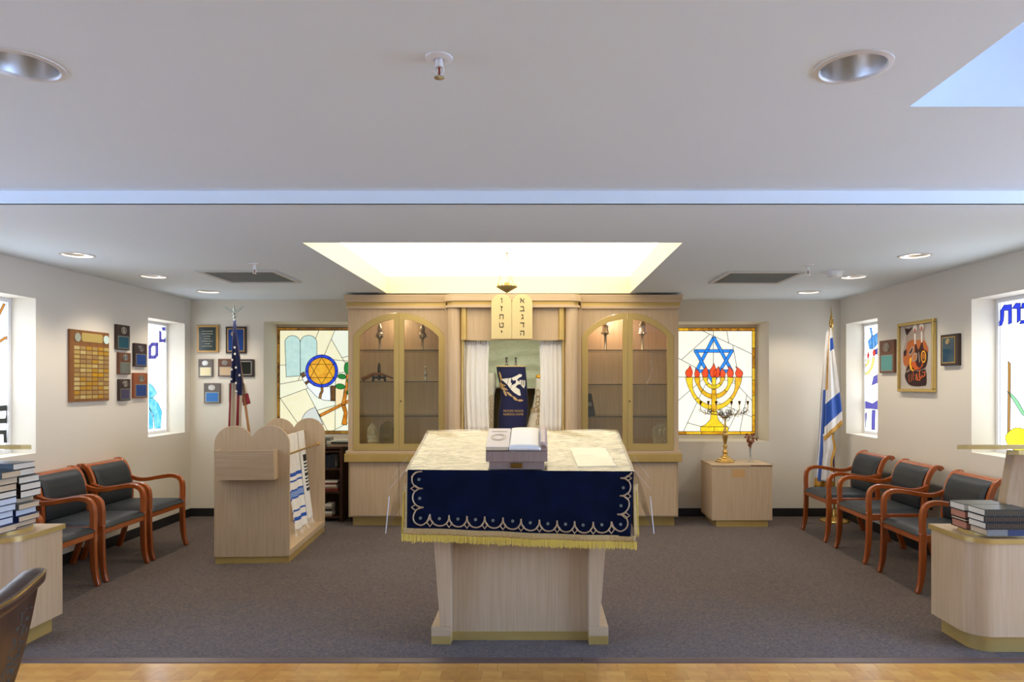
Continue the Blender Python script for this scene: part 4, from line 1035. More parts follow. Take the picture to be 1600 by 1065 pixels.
for k in range(N):
    u = (k + R.random() * .6) / N; x = xs0 + (xs1 - xs0) * u; y = 3.766 - .006 * math.sin(u * 26) - .004 * math.sin(u * 11 + 1) + R.uniform(-.003, .003); z = hemz(x) + .003
    L = R.uniform(.034, .042) + (.012 * (R.random() ** 6)); dx = R.uniform(-.003, .003); w = .0019
    fm.hexa([(x - w + dx, y - w, z - L), (x + w + dx, y - w, z - L), (x + w + dx, y + w, z - L), (x - w + dx, y + w, z - L)], [(x - w, y - w, z), (x + w, y - w, z), (x + w, y + w, z), (x - w, y + w, z)])
for s, xx in ((-1, zc_(75, 0)[0]), (1, zc_(1470, 0)[0])):   # fringe down the sides
    for k in range(60):
        z = ZT0 - .08 - .24 * (k + R.random() * .5) / 60; y = 3.79 + R.uniform(-.004, .004); q = xx + s * (-.004) + (.01 * s * (k / 60 - .7))
        fm.hexa([(q, y - .002, z - .012), (q + s * .014, y - .002, z - .03), (q + s * .014, y + .002, z - .03), (q, y + .002, z - .012)], [(q, y - .002, z - .007), (q + s * .014, y - .002, z - .026), (q + s * .014, y + .002, z - .026), (q, y + .002, z - .007)])
tag(fm.build('fringe', FRNG, cl), 'yellow gold thread fringe', kind='stuff')
# scalloped embroidery
def surf(x, y):
    X, Z = zc_(x, y); u = (X - zc_(103, 0)[0]) / (zc_(1448, 0)[0] - zc_(103, 0)[0]); v = max(0, min(1, (y - 365) / 360))
    return Vector((X, hang(min(1, max(0, u)), v)[1] - .004, Z))
peaks = [(238, 618), (350, 626), (457, 630), (562, 633), (670, 640), (778, 646), (887, 650), (992, 657), (1096, 660), (1206, 664), (1315, 664)]
def scallop(a, b, depth, dirn):
    P = []
    for k in range(17):
        q = PI * k / 16; t = (1 - math.cos(q)) / 2
        base = (a[0] + (b[0] - a[0]) * t, a[1] + (b[1] - a[1]) * t); P.append((base[0] + dirn[0] * depth * math.sin(q) ** .8, base[1] + dirn[1] * depth * math.sin(q) ** .8))
    return P
cord = []
for a, b in zip(peaks, peaks[1:]): cord.append(scallop(a, b, 66, (0, 1)))
cord.append([tuple(p[:2]) for p in catmull([(200, 577, 0), (160, 590, 0), (140, 630, 0), (148, 665, 0), (185, 682, 0), (220, 662, 0), (238, 618, 0)], 4)])
cord.append([tuple(p[:2]) for p in catmull([(1315, 664, 0), (1330, 700, 0), (1365, 722, 0), (1400, 705, 0), (1412, 670, 0), (1395, 630, 0), (1350, 621, 0)], 4)])
lt = [(190, 366), (195, 466), (200, 577)]; rt = [(1430, 372), (1368, 405), (1365, 510), (1350, 621)]
for a, b in zip(lt, lt[1:]): cord.append(scallop(a, b, 62, (-1, 0)))
for a, b in zip(rt[1:], rt[2:]): cord.append(scallop(a, b, 62, (1, 0)))
cord.append([tuple(p[:2]) for p in catmull([(1368, 405, 0), (1405, 400, 0), (1436, 372, 0)], 4)]); cord.append([tuple(p[:2]) for p in catmull([(190, 366, 0), (150, 372, 0), (128, 400, 0)], 4)])
for P in cord: MB().tube([surf(*p) for p in P], .0042, 6).build('embroidered_scallop', CORD, cl, smooth=60)
dia = [(x, y + 48, 18, 24) for x, y in peaks] + [(150, 466, 26, 18), (152, 577, 24, 18), (1412, 405, 22, 16), (1408, 512, 22, 18), (1400, 627, 22, 18)]
for x, y, w, h in dia: MB().tube([surf(x, y - h), surf(x + w, y), surf(x, y + h), surf(x - w, y)], .004, 6, closed=True).build('embroidered_diamond', CORD, cl)
studm = mat('grey_stud', '7E8C88', .35, .6)
for x, y in ((293, 645), (403, 648), (508, 650), (611, 657), (728, 660), (833, 668), (937, 675), (1042, 678), (1146, 682), (1258, 682), (1370, 680), (172, 412), (177, 524), (182, 640), (1385, 462), (1372, 569)):
    p = surf(x, y); MB().tube([p + Vector((0, .003, 0)), p - Vector((0, .003, 0))], .0085, 12).build('stud', studm, cl, smooth=40)
# clear plastic cover
pc = thing('plastic_cover', 'clear plastic sheet laid over the cloth with stiff flaps at both sides', 'cover', (TX, 4.17, ZT0 + .02))
MB().grid(lambda u, v: (XA - .004 + (XB - XA + .008) * u, 3.772 + .79 * v, ZT0 + .018 + (ZT1 - ZT0) * (3.772 + .79 * v - YT0) / (YT1 - YT0) + .003 * math.sin(u * 19 + v * 7) * math.sin(v * 11)), 24, 16).build('sheet', PLASTIC, pc, smooth=80)
for s, xx in ((-1, XA - .004), (1, XB + .004)):
    MB().grid(lambda u, v: (xx + s * (.02 + .09 * (1 - .55 * u)) * v ** .8, 3.772 + .79 * u - .01 * v, ZT0 + .0145 + (ZT1 - ZT0) * u - (.36 * (1 - .2 * u)) * v + .05 * v * (1 - v)), 14, 8).build('side_flap', PLASTIC, pc, smooth=80)
    a = Vector((xx, 3.772, ZT0 + .0145)); m = MB()
    WP = mat('plastic_edge', 'DDE6EA', .15)
    for (p, q) in (((0, 0, 0), (s * .085, -.01, -.10)), ((s * .03, .25, .05), (s * .12, .24, -.07)), ((s * .085, -.005, -.14), (s * .105, -.005, -.345))):
        MB().tube([a + Vector(p), a + Vector(q)], rect=(.004, .0015)).build('folded_edge', WP, pc)

# desktop box with books
def tz(y): return ZT0 + .0175 + .004 + (ZT1 - ZT0) * (y - YT0) / (YT1 - YT0)
b0, b1 = 3.785, 4.09
OAKP = mat('grey_oak_box', '9A8578', .5, col2='8A756A', scale=14, stretch=(9, 9, .5))
bx_ = thing('book_rest_box', 'wooden slanted book rest box with brass pull on the table', 'box', (-.108, 3.94, tz(3.785)))
MB().hexa([(-.263, b0 + .01, tz(b0) + .001), (.045, b0 + .01, tz(b0) + .001), (.045, b1 - .01, tz(b1)), (-.263, b1 - .01, tz(b1))],
          [(-.263, b0 + .01, 1.066), (.045, b0 + .01, 1.066), (.045, b1 - .01, 1.165), (-.263, b1 - .01, 1.165)]).build('box_body', OAKP, bx_, bevel=.002)
MB().hexa([(-.28, b0 - .008, 1.064), (.062, b0 - .008, 1.064), (.062, b1, 1.163), (-.28, b1, 1.163)],
          [(-.28, b0 - .008, 1.117), (.062, b0 - .008, 1.117), (.062, b1, 1.212), (-.28, b1, 1.212)]).build('lid', OAKP, bx_, bevel=.003)
MB().tube([(-.143, b0 + .006, 1.042), (-.078, b0 + .006, 1.042)], rect=(.012, .026)).build('brass_pull', mat('aged_brass', '7A5A22', .35, .8), bx_, bevel=.004)
def lidz(y): return 1.117 + (1.212 - 1.117) * (y - b0 + .008) / (b1 - b0 + .008) + .0015
def slant_book(x0, x1, y0, y1, th, z_off, name, label, covm, pagem, topm, emblem=False):
    t = thing(name, label, 'book', ((x0 + x1) / 2, (y0 + y1) / 2, lidz(y0) + z_off))
    def slab(a, b, c, d, z0, z1): return MB().hexa([(a, c, lidz(c) + z_off + z0), (b, c, lidz(c) + z_off + z0), (b, d, lidz(d) + z_off + z0), (a, d, lidz(d) + z_off + z0)],
                                                   [(a, c, lidz(c) + z_off + z1), (b, c, lidz(c) + z_off + z1), (b, d, lidz(d) + z_off + z1), (a, d, lidz(d) + z_off + z1)])
    slab(x0, x1, y0, y1, 0, .003).build('back_cover', covm, t); slab(x0 + .004, x1 - .004, y0 + .004, y1 - .004, .003, th - .003).build('pages', pagem, t)
    c = slab(x0, x1, y0, y1, th - .003, th).build('front_cover', topm, t, bevel=.001)
    if emblem:
        cx, cy = (x0 + x1) / 2, (y0 + y1) / 2 + .0; m = MB()
        for r_ in (.042, .03): m.tube([(cx + r_ * math.cos(a), cy + r_ * math.sin(a) * 1.1, lidz(cy + r_ * math.sin(a) * 1.1) + z_off + th + .0005) for a in [2 * PI * k / 28 for k in range(28)]], .0014, 5, closed=True)
        for dy in (.085, .095): m.tube([(cx - .045, cy + dy, lidz(cy + dy) + z_off + th), (cx + .045, cy + dy, lidz(cy + dy) + z_off + th)], .0012, 5)
        m.build('stamped_emblem', EMBG, t, smooth=60)
    return t
PINK = mat('pinkish_white_cover', 'CDBFB8', .3); BRC = mat('brown_leather_cover', '6E4430', .45)
slant_book(-.281, -.152, 3.79, 4.07, .022, 0, 'prayer_book', 'closed pale book with stamped round emblem on the slanted box', BRC, CREAMP, PINK, True)
ob = thing('open_book', 'open white paged book lying on the slanted box', 'book', (-.045, 3.94, lidz(3.8)))
MB().hexa([(-.15, 3.795, lidz(3.795)), (.063, 3.795, lidz(3.795)), (.063, 4.085, lidz(4.085)), (-.15, 4.085, lidz(4.085))], [(-.15, 3.795, lidz(3.795) + .004), (.063, 3.795, lidz(3.795) + .004), (.063, 4.085, lidz(4.085) + .004), (-.15, 4.085, lidz(4.085) + .004)]).build('cover', mat('marbled_cover', '8A6A60', .45, col2='B8A49C', scale=40), ob)
def page(u, v, x0, x1, h):
    y = 3.79 + .29 * v; return (x0 + (x1 - x0) * u + .006 * v * (1 - u), y, lidz(y) + .006 + h * (max(0, math.sin(PI * min(1, u * .9 + .1)))) ** .25)
for x0, x1, h, nm in ((-.152, .024, .018, 'page_block'),):
    g = MB(); g.grid(lambda u, v: page(u, v, x0, x1, h), 20, 8)
    g.grid(lambda u, v: (page(u, 0, x0, x1, h)[0], 3.79, lidz(3.79) + .005 + (page(u, 0, x0, x1, h)[2] - lidz(3.79) - .005) * v), 20, 1)
    g.build(nm, mat('bright_paper', 'F4F2EA', .35), ob, smooth=60, solid=.001)
MB().grid(lambda u, v: (.024 + .036 * u, 3.795 + .288 * v, lidz(3.795 + .288 * v) + .012 + .022 * math.sin(PI * min(1, .35 + u * .6)) ** .6), 8, 6).build('marbled_endpaper', mat('marbled_paper', 'A78478', .35, col2='CDBCB2', scale=60), ob, smooth=60, solid=.002)

# ------------------------------------------------------------------ tallit rack
rk = thing('tallit_rack', 'pale wood prayer shawl rack with twin rounded tops and front bin', 'rack', (-2.364, 5.675, 0))
ox, oy = -2.364, 5.675
def lobes(hw=.305, zt=1.146, n=12):
    r = .158; c = .147; zc = zt - r; P = [(-hw, .055)]
    a0 = math.acos(c / r)
    P += [(-c + r * math.cos(a), zc + r * math.sin(a)) for a in [PI - (PI - a0) * k / n for k in range(n + 1)]]
    P += [(c - r * math.cos(a), zc + r * math.sin(a)) for a in [a0 + (PI - a0) * k / n for k in range(n + 1)]]
    P += [(hw, .055)]
    return [(ox + x, z) for x, z in P]
MB().xz(lobes(), oy, oy + .024).build('front_panel', OAK, rk, bevel=.002)
MB().xz(lobes(), oy + 1.206, oy + 1.23).build('rear_panel', OAK, rk, bevel=.002)
MB().box(ox - .305, ox + .305, oy + .024, oy + 1.206, .055, .105).build('base_board', OAKG, rk, bevel=.003)
MB().box(ox - .297, ox + .297, oy + .006, oy + 1.226, 0, .055).build('plinth', BRASS, rk)
for x, z in ((.10, 1.016), (-.10, 1.016), (.246, .887), (-.246, .887)):
    rl = MB().tube([(ox + x, oy + .02, z), (ox + x, oy + 1.17, z)], .0095, 12).build('brass_rail', GOLD, rk, smooth=60)
    MB().lathe([(.001, -.017), (.012, -.012), (.017, 0), (.012, .012), (.001, .017)], (ox + x, oy + 1.185, z), 14).build('rail_knob', GOLD, rl, smooth=60)
x0, x1 = ox - .262, ox + .212
y0, z0, z1 = oy - .12, .706, .951
binm = MB()
binm.hexa([(x0 + .012, y0 + .02, z0), (x1 - .0, y0 + .02, z0), (x1 - .0, y0 + .036, z0), (x0 + .012, y0 + .036, z0)], [(x0, y0, z1), (x1, y0, z1), (x1, y0 + .016, z1), (x0, y0 + .016, z1)])
binm.build('bin_front', OAKG, rk, bevel=.0015)
for xa, xb in ((x0, x0 + .016), (x1 - .016, x1)):
    MB().hexa([(xa + (.012 if xa == x0 else 0), y0 + .03, z0), (xb, y0 + .03, z0), (xb, oy, z0), (xa, oy, z0)], [(xa, y0 + .01, z1), (xb, y0 + .01, z1), (xb, oy, z1), (xa, oy, z1)]).build('bin_side', OAK, rk, bevel=.0015)
MB().box(x0 + .016, x1 - .016, y0 + .03, oy, z0 + .002, z0 + .016).build('bin_floor', OAK, rk)
RZ = math.radians(3.8)
rk.rotation_euler = (0, 0, RZ)
rotm = Matrix.Translation((ox, oy, 0)) @ Matrix.Rotation(RZ, 4, 'Z') @ Matrix.Translation((-ox, -oy, 0))

TAL = mat('white_wool_shawl', 'E6E0D2', .8, sheen=.2); TBL = mat('shawl_blue', '1E4FA8', .75); TLB = mat('shawl_pale_blue', '7D95C4', .75); TBK = mat('shawl_black', '16161C', .75)
def shawl(name, label, ya, yb, rx, rz, front_len, mats, mfn, ripple, flare, seedp):
    t = thing(name, label, 'prayer shawl', rotm @ Vector((ox + rx, oy + (ya + yb) / 2, .107)))
    def fn(u, v):     # v 0 = back hem, .4 = over the rail, 1 = front hem
        y = oy + ya + (yb - ya) * u
        if v < .4:
            k = v / .4; z = rz + .008 - (1 - k) * .62; x = ox + rx - .014 - .02 * (1 - k)
            if k > .96: x += .01
        else:
            k = (v - .4) / .6; z = rz + .008 - front_len * max(0, k - .03); x = ox + rx + .014 + flare * k ** 1.2
        rp = ripple * (.25 + k if v >= .4 else .4) * math.sin(u * 17 + seedp + k) + ripple * .4 * math.sin(u * 41 + 2 * k)
        y2 = y + .03 * math.sin(3 * k + seedp) * (k if v >= .4 else 0) * (u - .3)
        return rotm @ Vector((x + rp, y2, max(.112, z)))
    MB().grid(fn, 36, 90, mfn=mfn).build('cloth', mats, t, smooth=80, solid=.003)
    m = MB()
    for k in range(40):
        p = Vector(fn((k + .5) / 40, 1.0)); m.tube([p, p + Vector((R.uniform(0, .012), R.uniform(-.006, .006), -.02)), Vector((p.x + R.uniform(.0, .03), p.y + R.uniform(-.01, .01), max(.110, p.z - .05)))], .0012, 4)
    tag(m.build('tassel_fringe', TAL, t), kind='stuff')
    return t
def mblue(u, v):
    k = (v - .4) / .6
    for a, b, c in ((.38, .395, 1), (.435, .465, 1), (.505, .52, 1), (.60, .62, 1), (.62, .665, 2), (.665, .685, 1), (.80, .808, 1), (.865, .91, 1)):
        if a <= k <= b and (u > .25 or a > .5): return c
    return 0
def mblack(u, v):
    k = (v - .4) / .6
    if .30 <= k <= .70 and u > .45:
        return 1 if int((k - .3) * 48) % 2 == 0 or k < .34 or k > .67 else 0
    return 0
shawl('prayer_shawl', 'white prayer shawl with blue stripes hanging in the rack', .45, .97, .10, 1.016, .90, [TAL, TBL, TLB], mblue, .012, .10, .3)
shawl('prayer_shawl', 'white prayer shawl with black striped edge hanging at the back of the rack', .92, 1.15, .10, 1.02, .88, [TAL, TBK], mblack, .010, .09, 1.7)

# ------------------------------------------------------------------ armchairs
def arc_smooth(pts, n=5): return catmull([(a, 0, b) for a, b in pts], n)
def make_armchair():
    t = thing('armchair', 'x', 'chair', (0, 0, 0), group='cherry armchairs with slate seats')
    W = .272
    for s in (-1, 1):
        y = s * W
        leg = catmull([(.305, y, 0), (.283, y, .07), (.270, y, .18), (.266, y, .30), (.266, y, .43)], 4)
        MB().tube(leg, rect=[(.032, .030 + .016 * min(1, k / 8)) for k in range(len(leg))], up=(1, 0, 0)).build('leg', CHERRY, t, bevel=.007, smooth=50)
        arm = catmull([(.266, y, .42), (.268, y, .53), (.258, y, .598), (.222, y, .634), (.16, y, .645), (.06, y, .632), (-.05, y, .613), (-.13, y, .612), (-.195, y, .630), (-.222, y, .645)], 6)
        n = len(arm)
        MB().tube(arm, rect=[(.034, .044 - .014 * min(1, k / (n * .6))) for k in range(n)], up=(0, 0, 1) if False else None).build('armrest', CHERRY, t, bevel=.008, smooth=50)
        back = catmull([(-.31, y * .93, 0), (-.262, y * .93, .14), (-.222, y * .93, .30), (-.202, y * .93, .45), (-.206, y * .93, .58), (-.228, y * .93, .69), (-.262, y * .93, .765), (-.30, y * .93, .797), (-.332, y * .93, .796), (-.348, y * .93, .778)], 5)
        MB().tube(back, rect=(.034, .038), up=(1, 0, .001)).build('back_post', CHERRY, t, bevel=.007, smooth=50)
        MB().box(-.21, .262, y - s * .012 - .014, y - s * .012 + .014, .36, .415).build('side_rail', CHERRY, t, bevel=.004)
    MB().box(.245, .28, -W, W, .358, .412).build('front_rail', CHERRY, t, bevel=.005)
    MB().box(-.225, -.195, -W * .93, W * .93, .36, .41).build('rear_rail', CHERRY, t, bevel=.005)
    def seat(u, v):
        a, b = u * 2 - 1, v * 2 - 1
        x = .03 + .255 * a; y = (W - .02) * b
        e = max(abs(a), abs(b)); h = .05 * (1 - e ** 6) ** .6
        return (x + (.01 if a > .9 else 0), y, .408 + h)
    m = MB().grid(seat, 22, 22); m.box(-.222, .284, -W + .02, W - .02, .400, .41)
    m.build('seat', LEATHER, t, smooth=60)
    def bk(u, v, off=0):
        P = [(.44, -.195), (.52, -.190), (.62, -.197), (.70, -.216), (.75, -.237), (.787, -.272), (.796, -.295)]
        z = P[0][0] + (P[-1][0] - P[0][0]) * v; x = interp([(a, b) for a, b in P], z)
        e = max(abs(u * 2 - 1), abs(v * 2 - 1)); h = .022 * (1 - e ** 8) ** .5
        return (x + .012 + h - off, (W * .93 - .017) * (u * 2 - 1), z)
    m = MB().grid(bk, 20, 26); m.grid(lambda u, v: bk(u, v, .05), 20, 26)
    m.build('backrest', LEATHER, t, smooth=60, fixn=False)
    tr = catmull([(-.250, 0, .775), (-.285, 0, .806), (-.322, 0, .808), (-.350, 0, .785)], 4)
    m = MB(); m.loft([[(p.x, y, p.z + q) for p in tr] + [(p.x + .006, y, p.z - .012 + q) for p in reversed(tr)] for y, q in ((-W * .93, 0), (W * .93, 0))])
    m.build('top_rail', CHERRY, t, smooth=50)
    return t
ch0 = make_armchair()
spots = [(3.02, 6.70, PI, 'cherry armchair with slate seat right side, nearest the blue and white flag'), (3.02, 5.927, PI, 'cherry armchair with slate seat right side, middle of three'),
         (3.02, 5.139, PI, 'cherry armchair with slate seat right side, nearest the desk with black books'),
         (-3.54, 6.045, 0, 'cherry armchair with slate seat left side, farthest from the viewer'), (-3.54, 5.415, 0, 'cherry armchair with slate seat left side, middle of three'),
         (-3.54, 4.775, 0, 'cherry armchair mostly hidden behind the left book stacks')]
for k, (x, y, rz, lab) in enumerate(spots):
    o = ch0 if k == 0 else copy_tree(ch0)
    o.location = (x, y, 0); o.rotation_euler = (0, 0, rz); o['label'] = lab

# ------------------------------------------------------------------ reading desks left and right
BOOKC = {}
def book(x0, x1, y0, y1, z0, z1, cover, pages, spine, label, group, gold=False, rz=0.0):
    """spine: side of the book that carries the spine ('-y', '+y')"""
    cx, cy = (x0 + x1) / 2, (y0 + y1) / 2
    t = thing('book', label, 'book', (cx, cy, z0), group=group)
    c = .003
    b = MB().box(x0, x1, y0, y1, z0, z0 + c).box(x0, x1, y0, y1, z1 - c, z1)
    ys = (y0, y0 + c) if spine == '-y' else (y1 - c, y1)
    b.box(x0, x1, ys[0], ys[1], z0 + c, z1 - c)
    cv = b.build('cover', cover, t)
    MB().box(x0 + .004, x1 - .004, y0 + (c if spine == '-y' else .005), y1 - (.005 if spine == '-y' else c), z0 + c, z1 - c).build('pages', pages, t)
    if gold:
        g = MB(); n = 5; zz0, zz1 = z0 + .007, z1 - .007
        for k in range(n):
            a = x0 + .018 + (x1 - x0 - .03) * k / n; w = (x1 - x0 - .03) / n - .012
            for q in range(4): g.box(a + w * q / 4 + .002, a + w * (q + .55) / 4, y0 - .0006, y0, zz0, zz1)
            g.box(a - .008, a - .005, y0 - .0006, y0, z0 + .003, z1 - .003)
        g.build('gilt_tooling', mat('gilt', '6A5026', .45, .4), cv)
    if rz: t.rotation_euler = (0, 0, rz)
    return t
def desk(sgn, label):
    """sgn +1: right desk; mirrored about x = AX for the left one"""
    M = (lambda x: x) if sgn > 0 else (lambda x: 2 * AX - x)
    t = thing('reading_desk', label, 'desk', (M(2.87), 3.96, 0), group='brass edged reading desks')
    def outline(x0, x1, y0, y1, r, n=8):
        P = [(x0, y1)] + [(x0 + r - r * math.cos(a), y0 + r - r * math.sin(a)) for a in [PI / 2 * k / n for k in range(n + 1)]]
        P += [(x1 - r + r * math.sin(a), y0 + r - r * math.cos(a)) for a in [PI / 2 * k / n for k in range(n + 1)]] + [(x1, y1)]
        return [(M(x), y) for x, y in P]
    MB().xy(outline(2.45, 3.29, 3.81, 4.13, .10), 0, .10).build('brass_base', BRASS, t, smooth=35)
    MB().xy(outline(2.40, 3.34, 3.76, 4.15, .13), .10, .615).build('body', OAK, t, smooth=35)
    top = MB().xy(outline(2.388, 3.352, 3.748, 4.16, .14), .615, .643).build('brass_edge', BRASS, t, smooth=35)
    MB().xy(outline(2.391, 3.349, 3.751, 4.157, .137), .643, .6445).build('desk_top', OAKG, t, smooth=35)
    pts = [(2.55, 4.06)] + [(2.55 - .10 * math.sin(a), 3.925 + .135 * math.cos(a)) for a in [PI * k / 12 for k in range(1, 12)]] + [(2.55, 3.79), (3.19, 3.79)] + \
          [(3.19 + .10 * math.sin(a), 3.925 - .135 * math.cos(a)) for a in [PI * k / 12 for k in range(1, 12)]] + [(3.19, 4.06)]
    MB().xy([(M(x), y) for x, y in pts], .6445, .665).build('plate', BRASS, t, smooth=35)
    MB().xy([(M(2.87 + (x - 2.87) * .995), 3.925 + (y - 3.925) * .98) for x, y in pts], .665, .6655).build('plate_top', OAKG, t, smooth=35)
    xa, xb = M(2.75), M(2.99); xc, xd = M(2.795), M(2.945)
    MB().hexa([(min(xa, xb), 4.04, .6445), (max(xa, xb), 4.04, .6445), (max(xa, xb), 4.11, .6445), (min(xa, xb), 4.11, .6445)],
              [(min(xc, xd), 3.99, 1.10), (max(xc, xd), 3.99, 1.10), (max(xc, xd), 4.06, 1.10), (min(xc, xd), 4.06, 1.10)]).build('stem', OAK, t, bevel=.004)
    # reading board: tips away from the viewer, brass rim
    tilt = math.tan(math.radians(5.0))
    def board(x0, x1, y0, y1, z, th, r, nm, m, bow=0.0, sh=.27):
        P = [(x0 + sh, y1), (x0, y0 + r), (x0 + r * .5, y0)] + [(x0 + (x1 - x0) * k / 10, y0 - bow * math.sin(PI * k / 10)) for k in range(1, 10)] + [(x1 - r * .5, y0), (x1, y0 + r), (x1 - sh, y1)]
        f = lambda h: [(M(x), y, z + h - tilt * (y - 3.85)) for x, y in P]
        MB().prism(f(0), f(th)).build(nm, m, t)
    board(2.40, 3.34, 3.845, 4.20, 1.126, .024, .05, 'brass_board_rim', BRASS, .02)
    board(2.42, 3.32, 3.875, 4.18, 1.150, .0015, .04, 'reading_board', OAKG, .0)
    board(2.66, 3.08, 3.80, 3.98, 1.096, .024, .05, 'brass_lower_ledge', BRASS, 0, .08)
    return t
desk(1, 'pale wood brass edged desk at the right, black gilt books on it')
desk(-1, 'pale wood brass edged desk at the left, two tall book stacks on it')
BKB = mat('black_book_cloth', '100E0C', .5, spec=.3); BKG = mat('grey_book_cloth', '6E6F6A', .6); BKN = mat('navy_book_cloth', '10264E', .55); GREENC = mat('dark_green_cover', '22302C', .3)
PGW = mat('pages_white', 'E2DCCB', .7, col2='CFC8B6', scale=3, stretch=(1, 1, 200)); PGT = mat('pages_tan', 'D2BE9E', .7, col2='C2AC8A', scale=3, stretch=(1, 1, 200)); PGR = mat('pages_reddish', 'B98068', .7, col2='A66E58', scale=3, stretch=(1, 1, 200)); PGB = mat('pages_bluish', 'C9D2DC', .7)
gR = 'books stacked on the right desk'
z = .666
fs_ = [(.036, BKG, PGT, False, 'grey and blue book at the bottom of the right front stack'), (.037, BKB, PGW, True, 'black gilt book second from the bottom of the right front stack'),
       (.036, BKB, PGW, True, 'black gilt book third from the bottom of the right front stack'), (.037, GREENC, PGW, True, 'dark green gilt book on top of the right front stack')]
for k, (h, cv, pg, gd, lab) in enumerate(fs_):
    dx = (.004, -.006, -.012, -.010)[k]
    bk_ = book(2.452 + dx, 2.452 + dx + .25, 3.715 + (.004, 0, .006, .002)[k], 3.872, z, z + h - .0004, cv, pg, '-y', lab, gR, gd)
    if k == 0:
        MB().box(2.57, 2.706, 3.7175, 3.719, z + .001, z + h - .002).build('blue_spine_half', BKN, bk_)
    z += h
z = .666
for k, (h, cv, pg, lab) in enumerate(((.044, BKB, PGR, 'reddish paged book at the bottom of the right rear stack'), (.016, BKB, PGT, 'thin book second from the bottom of the right rear stack'),
                                      (.045, BKB, PGR, 'tan paged book third from the bottom of the right rear stack'), (.040, GREENC, PGW, 'dark green book on top of the right rear stack'))):
    book(2.445 - .004 * k, 2.68, 3.884, 4.025, z, z + h - .0004, cv, pg, '+y', lab, gR); z += h
gL = 'books stacked on the left desk'
ordn = ['bottom', 'second', 'third', 'fourth', 'fifth', 'sixth', 'seventh', 'eighth', 'ninth', 'tenth']
z = .666
pr_ = [(BKN, PGT), (BKN, PGT), (BKN, PGB), (BKG, PGT), (BKG, PGT), (BKB, PGW), (BKB, PGW), (BKB, PGW), (BKB, PGW), (GREENC, PGW)]
hs = [.032, .034, .036, .034, .034, .041, .041, .04, .04, .038]
for k in range(10):
    xr = -2.987 + (.0, .02, -.0, .02, -.015, .03, .028, .018, -.01, -.012)[k]
    book(xr - .22, xr, 3.915 + R.uniform(-.004, .004), 4.085, z, z + hs[k] - .0004, pr_[k][0], pr_[k][1], '-y', 'book with %s cover in the tall left rear stack, %s from the bottom' % (('dark blue', 'grey', 'black', 'green')[[BKN, BKG, BKB, GREENC].index(pr_[k][0])], ordn[k]) if k else 'dark blue book at the bottom of the tall left rear stack', gL)
    z += hs[k]
z = .666
pr2 = [(BKN, PGT), (BKN, PGB), (BKN, PGB), (BKN, PGB), (BKB, PGB), (BKB, PGW), (BKB, PGT), (BKB, PGT), (GREENC, PGT)]
for k in range(9):
    xr = -2.975 + (.02, .0, .0, .015, .02, .02, .02, .025, .045)[k]; h = .038
    book(xr - .25, xr, 3.74 + R.uniform(-.004, .004), 3.89, z, z + h - .0004, pr2[k][0], pr2[k][1], '-y', 'book in the nearer left stack at the frame edge, %s from the bottom' % ordn[k] if k else 'book at the bottom of the nearer left stack at the frame edge', gL)
    z += h
# ------------------------------------------------------------------ menorah cabinet, candelabrum, vase
t = thing('side_cabinet', 'low pale wood cabinet under the menorah window with a paper tag', 'cabinet', (2.142, 7.35, 0))
MB().box(1.875, 2.415, 7.12, 7.57, 0, .07).build('plinth', BRASS, t)
MB().box(1.828, 2.456, 7.105, 7.578, .07, .632).build('body', OAK, t, bevel=.002)
MB().box(1.825, 2.459, 7.100, 7.58, .634, .65).build('top_panel', OAKG, t, bevel=.002)
MB().box(2.04, 2.17, 7.1035, 7.1055, .52, .60).build('paper_tag', mat('orange_tag', 'C69A62', .6), t)
MB().box(2.23, 2.455, 7.0992, 7.1008, .636, .646).build('worn_edge', mat('worn_brown', '6A4426', .6), t)
cx, cy, cz = 2.035, 7.36, .65
t = thing('candelabrum', 'brass candelabrum with curled wire arms standing on the side cabinet', 'candelabrum', (cx, cy, cz))
MB().lathe([(.105, 0), (.108, .008), (.104, .016), (.085, .022), (.08, .034), (.05, .046), (.044, .06), (.026, .07), (.02, .085)], (cx, cy, cz), 8).build('base', GOLD, t, bevel=.002)
MB().lathe([(.02, .08), (.03, .10), (.03, .112), (.018, .125), (.016, .15), (.024, .16), (.024, .172), (.014, .19), (.016, .2), (.03, .27), (.033, .295), (.03, .31), (.018, .32), (.02, .34), (.011, .36), (.016, .385), (.011, .41), (.008, .44), (.006, .5)], (cx, cy, cz), 20).build('stem', GOLD, t, smooth=45)
cups = [(x - CX) * 7.36 / F for x in (1094.8, 1106.8, 1119, 1143, 1155.4, 1168.3)]
zt = CZ - (632 - CY) * 7.36 / F
for x in cups:
    s = 1 if x > cx else -1
    m = MB()
    m.tube(catmull([(cx, cy, cz + .46), (cx + (x - cx) * .3, cy, zt - .11), (cx + (x - cx) * .7, cy, zt - .10), (x - s * .005, cy, zt - .065), (x, cy, zt)], 6), .004, 6)
    m.build('arm', GOLD, t, smooth=60)
    MB().lathe([(.004, 0), (.012, .004), (.008, .012), (.013, .022), (.016, .04), (.012, .038), (.010, .02)], (x, cy, zt), 12).build('candle_cup', mat('dark_brass', '7A5420', .3, .9), t, smooth=45)
WIRE = mat('dark_wire', '4A4030', .3, .9)
R2 = random.Random(3)
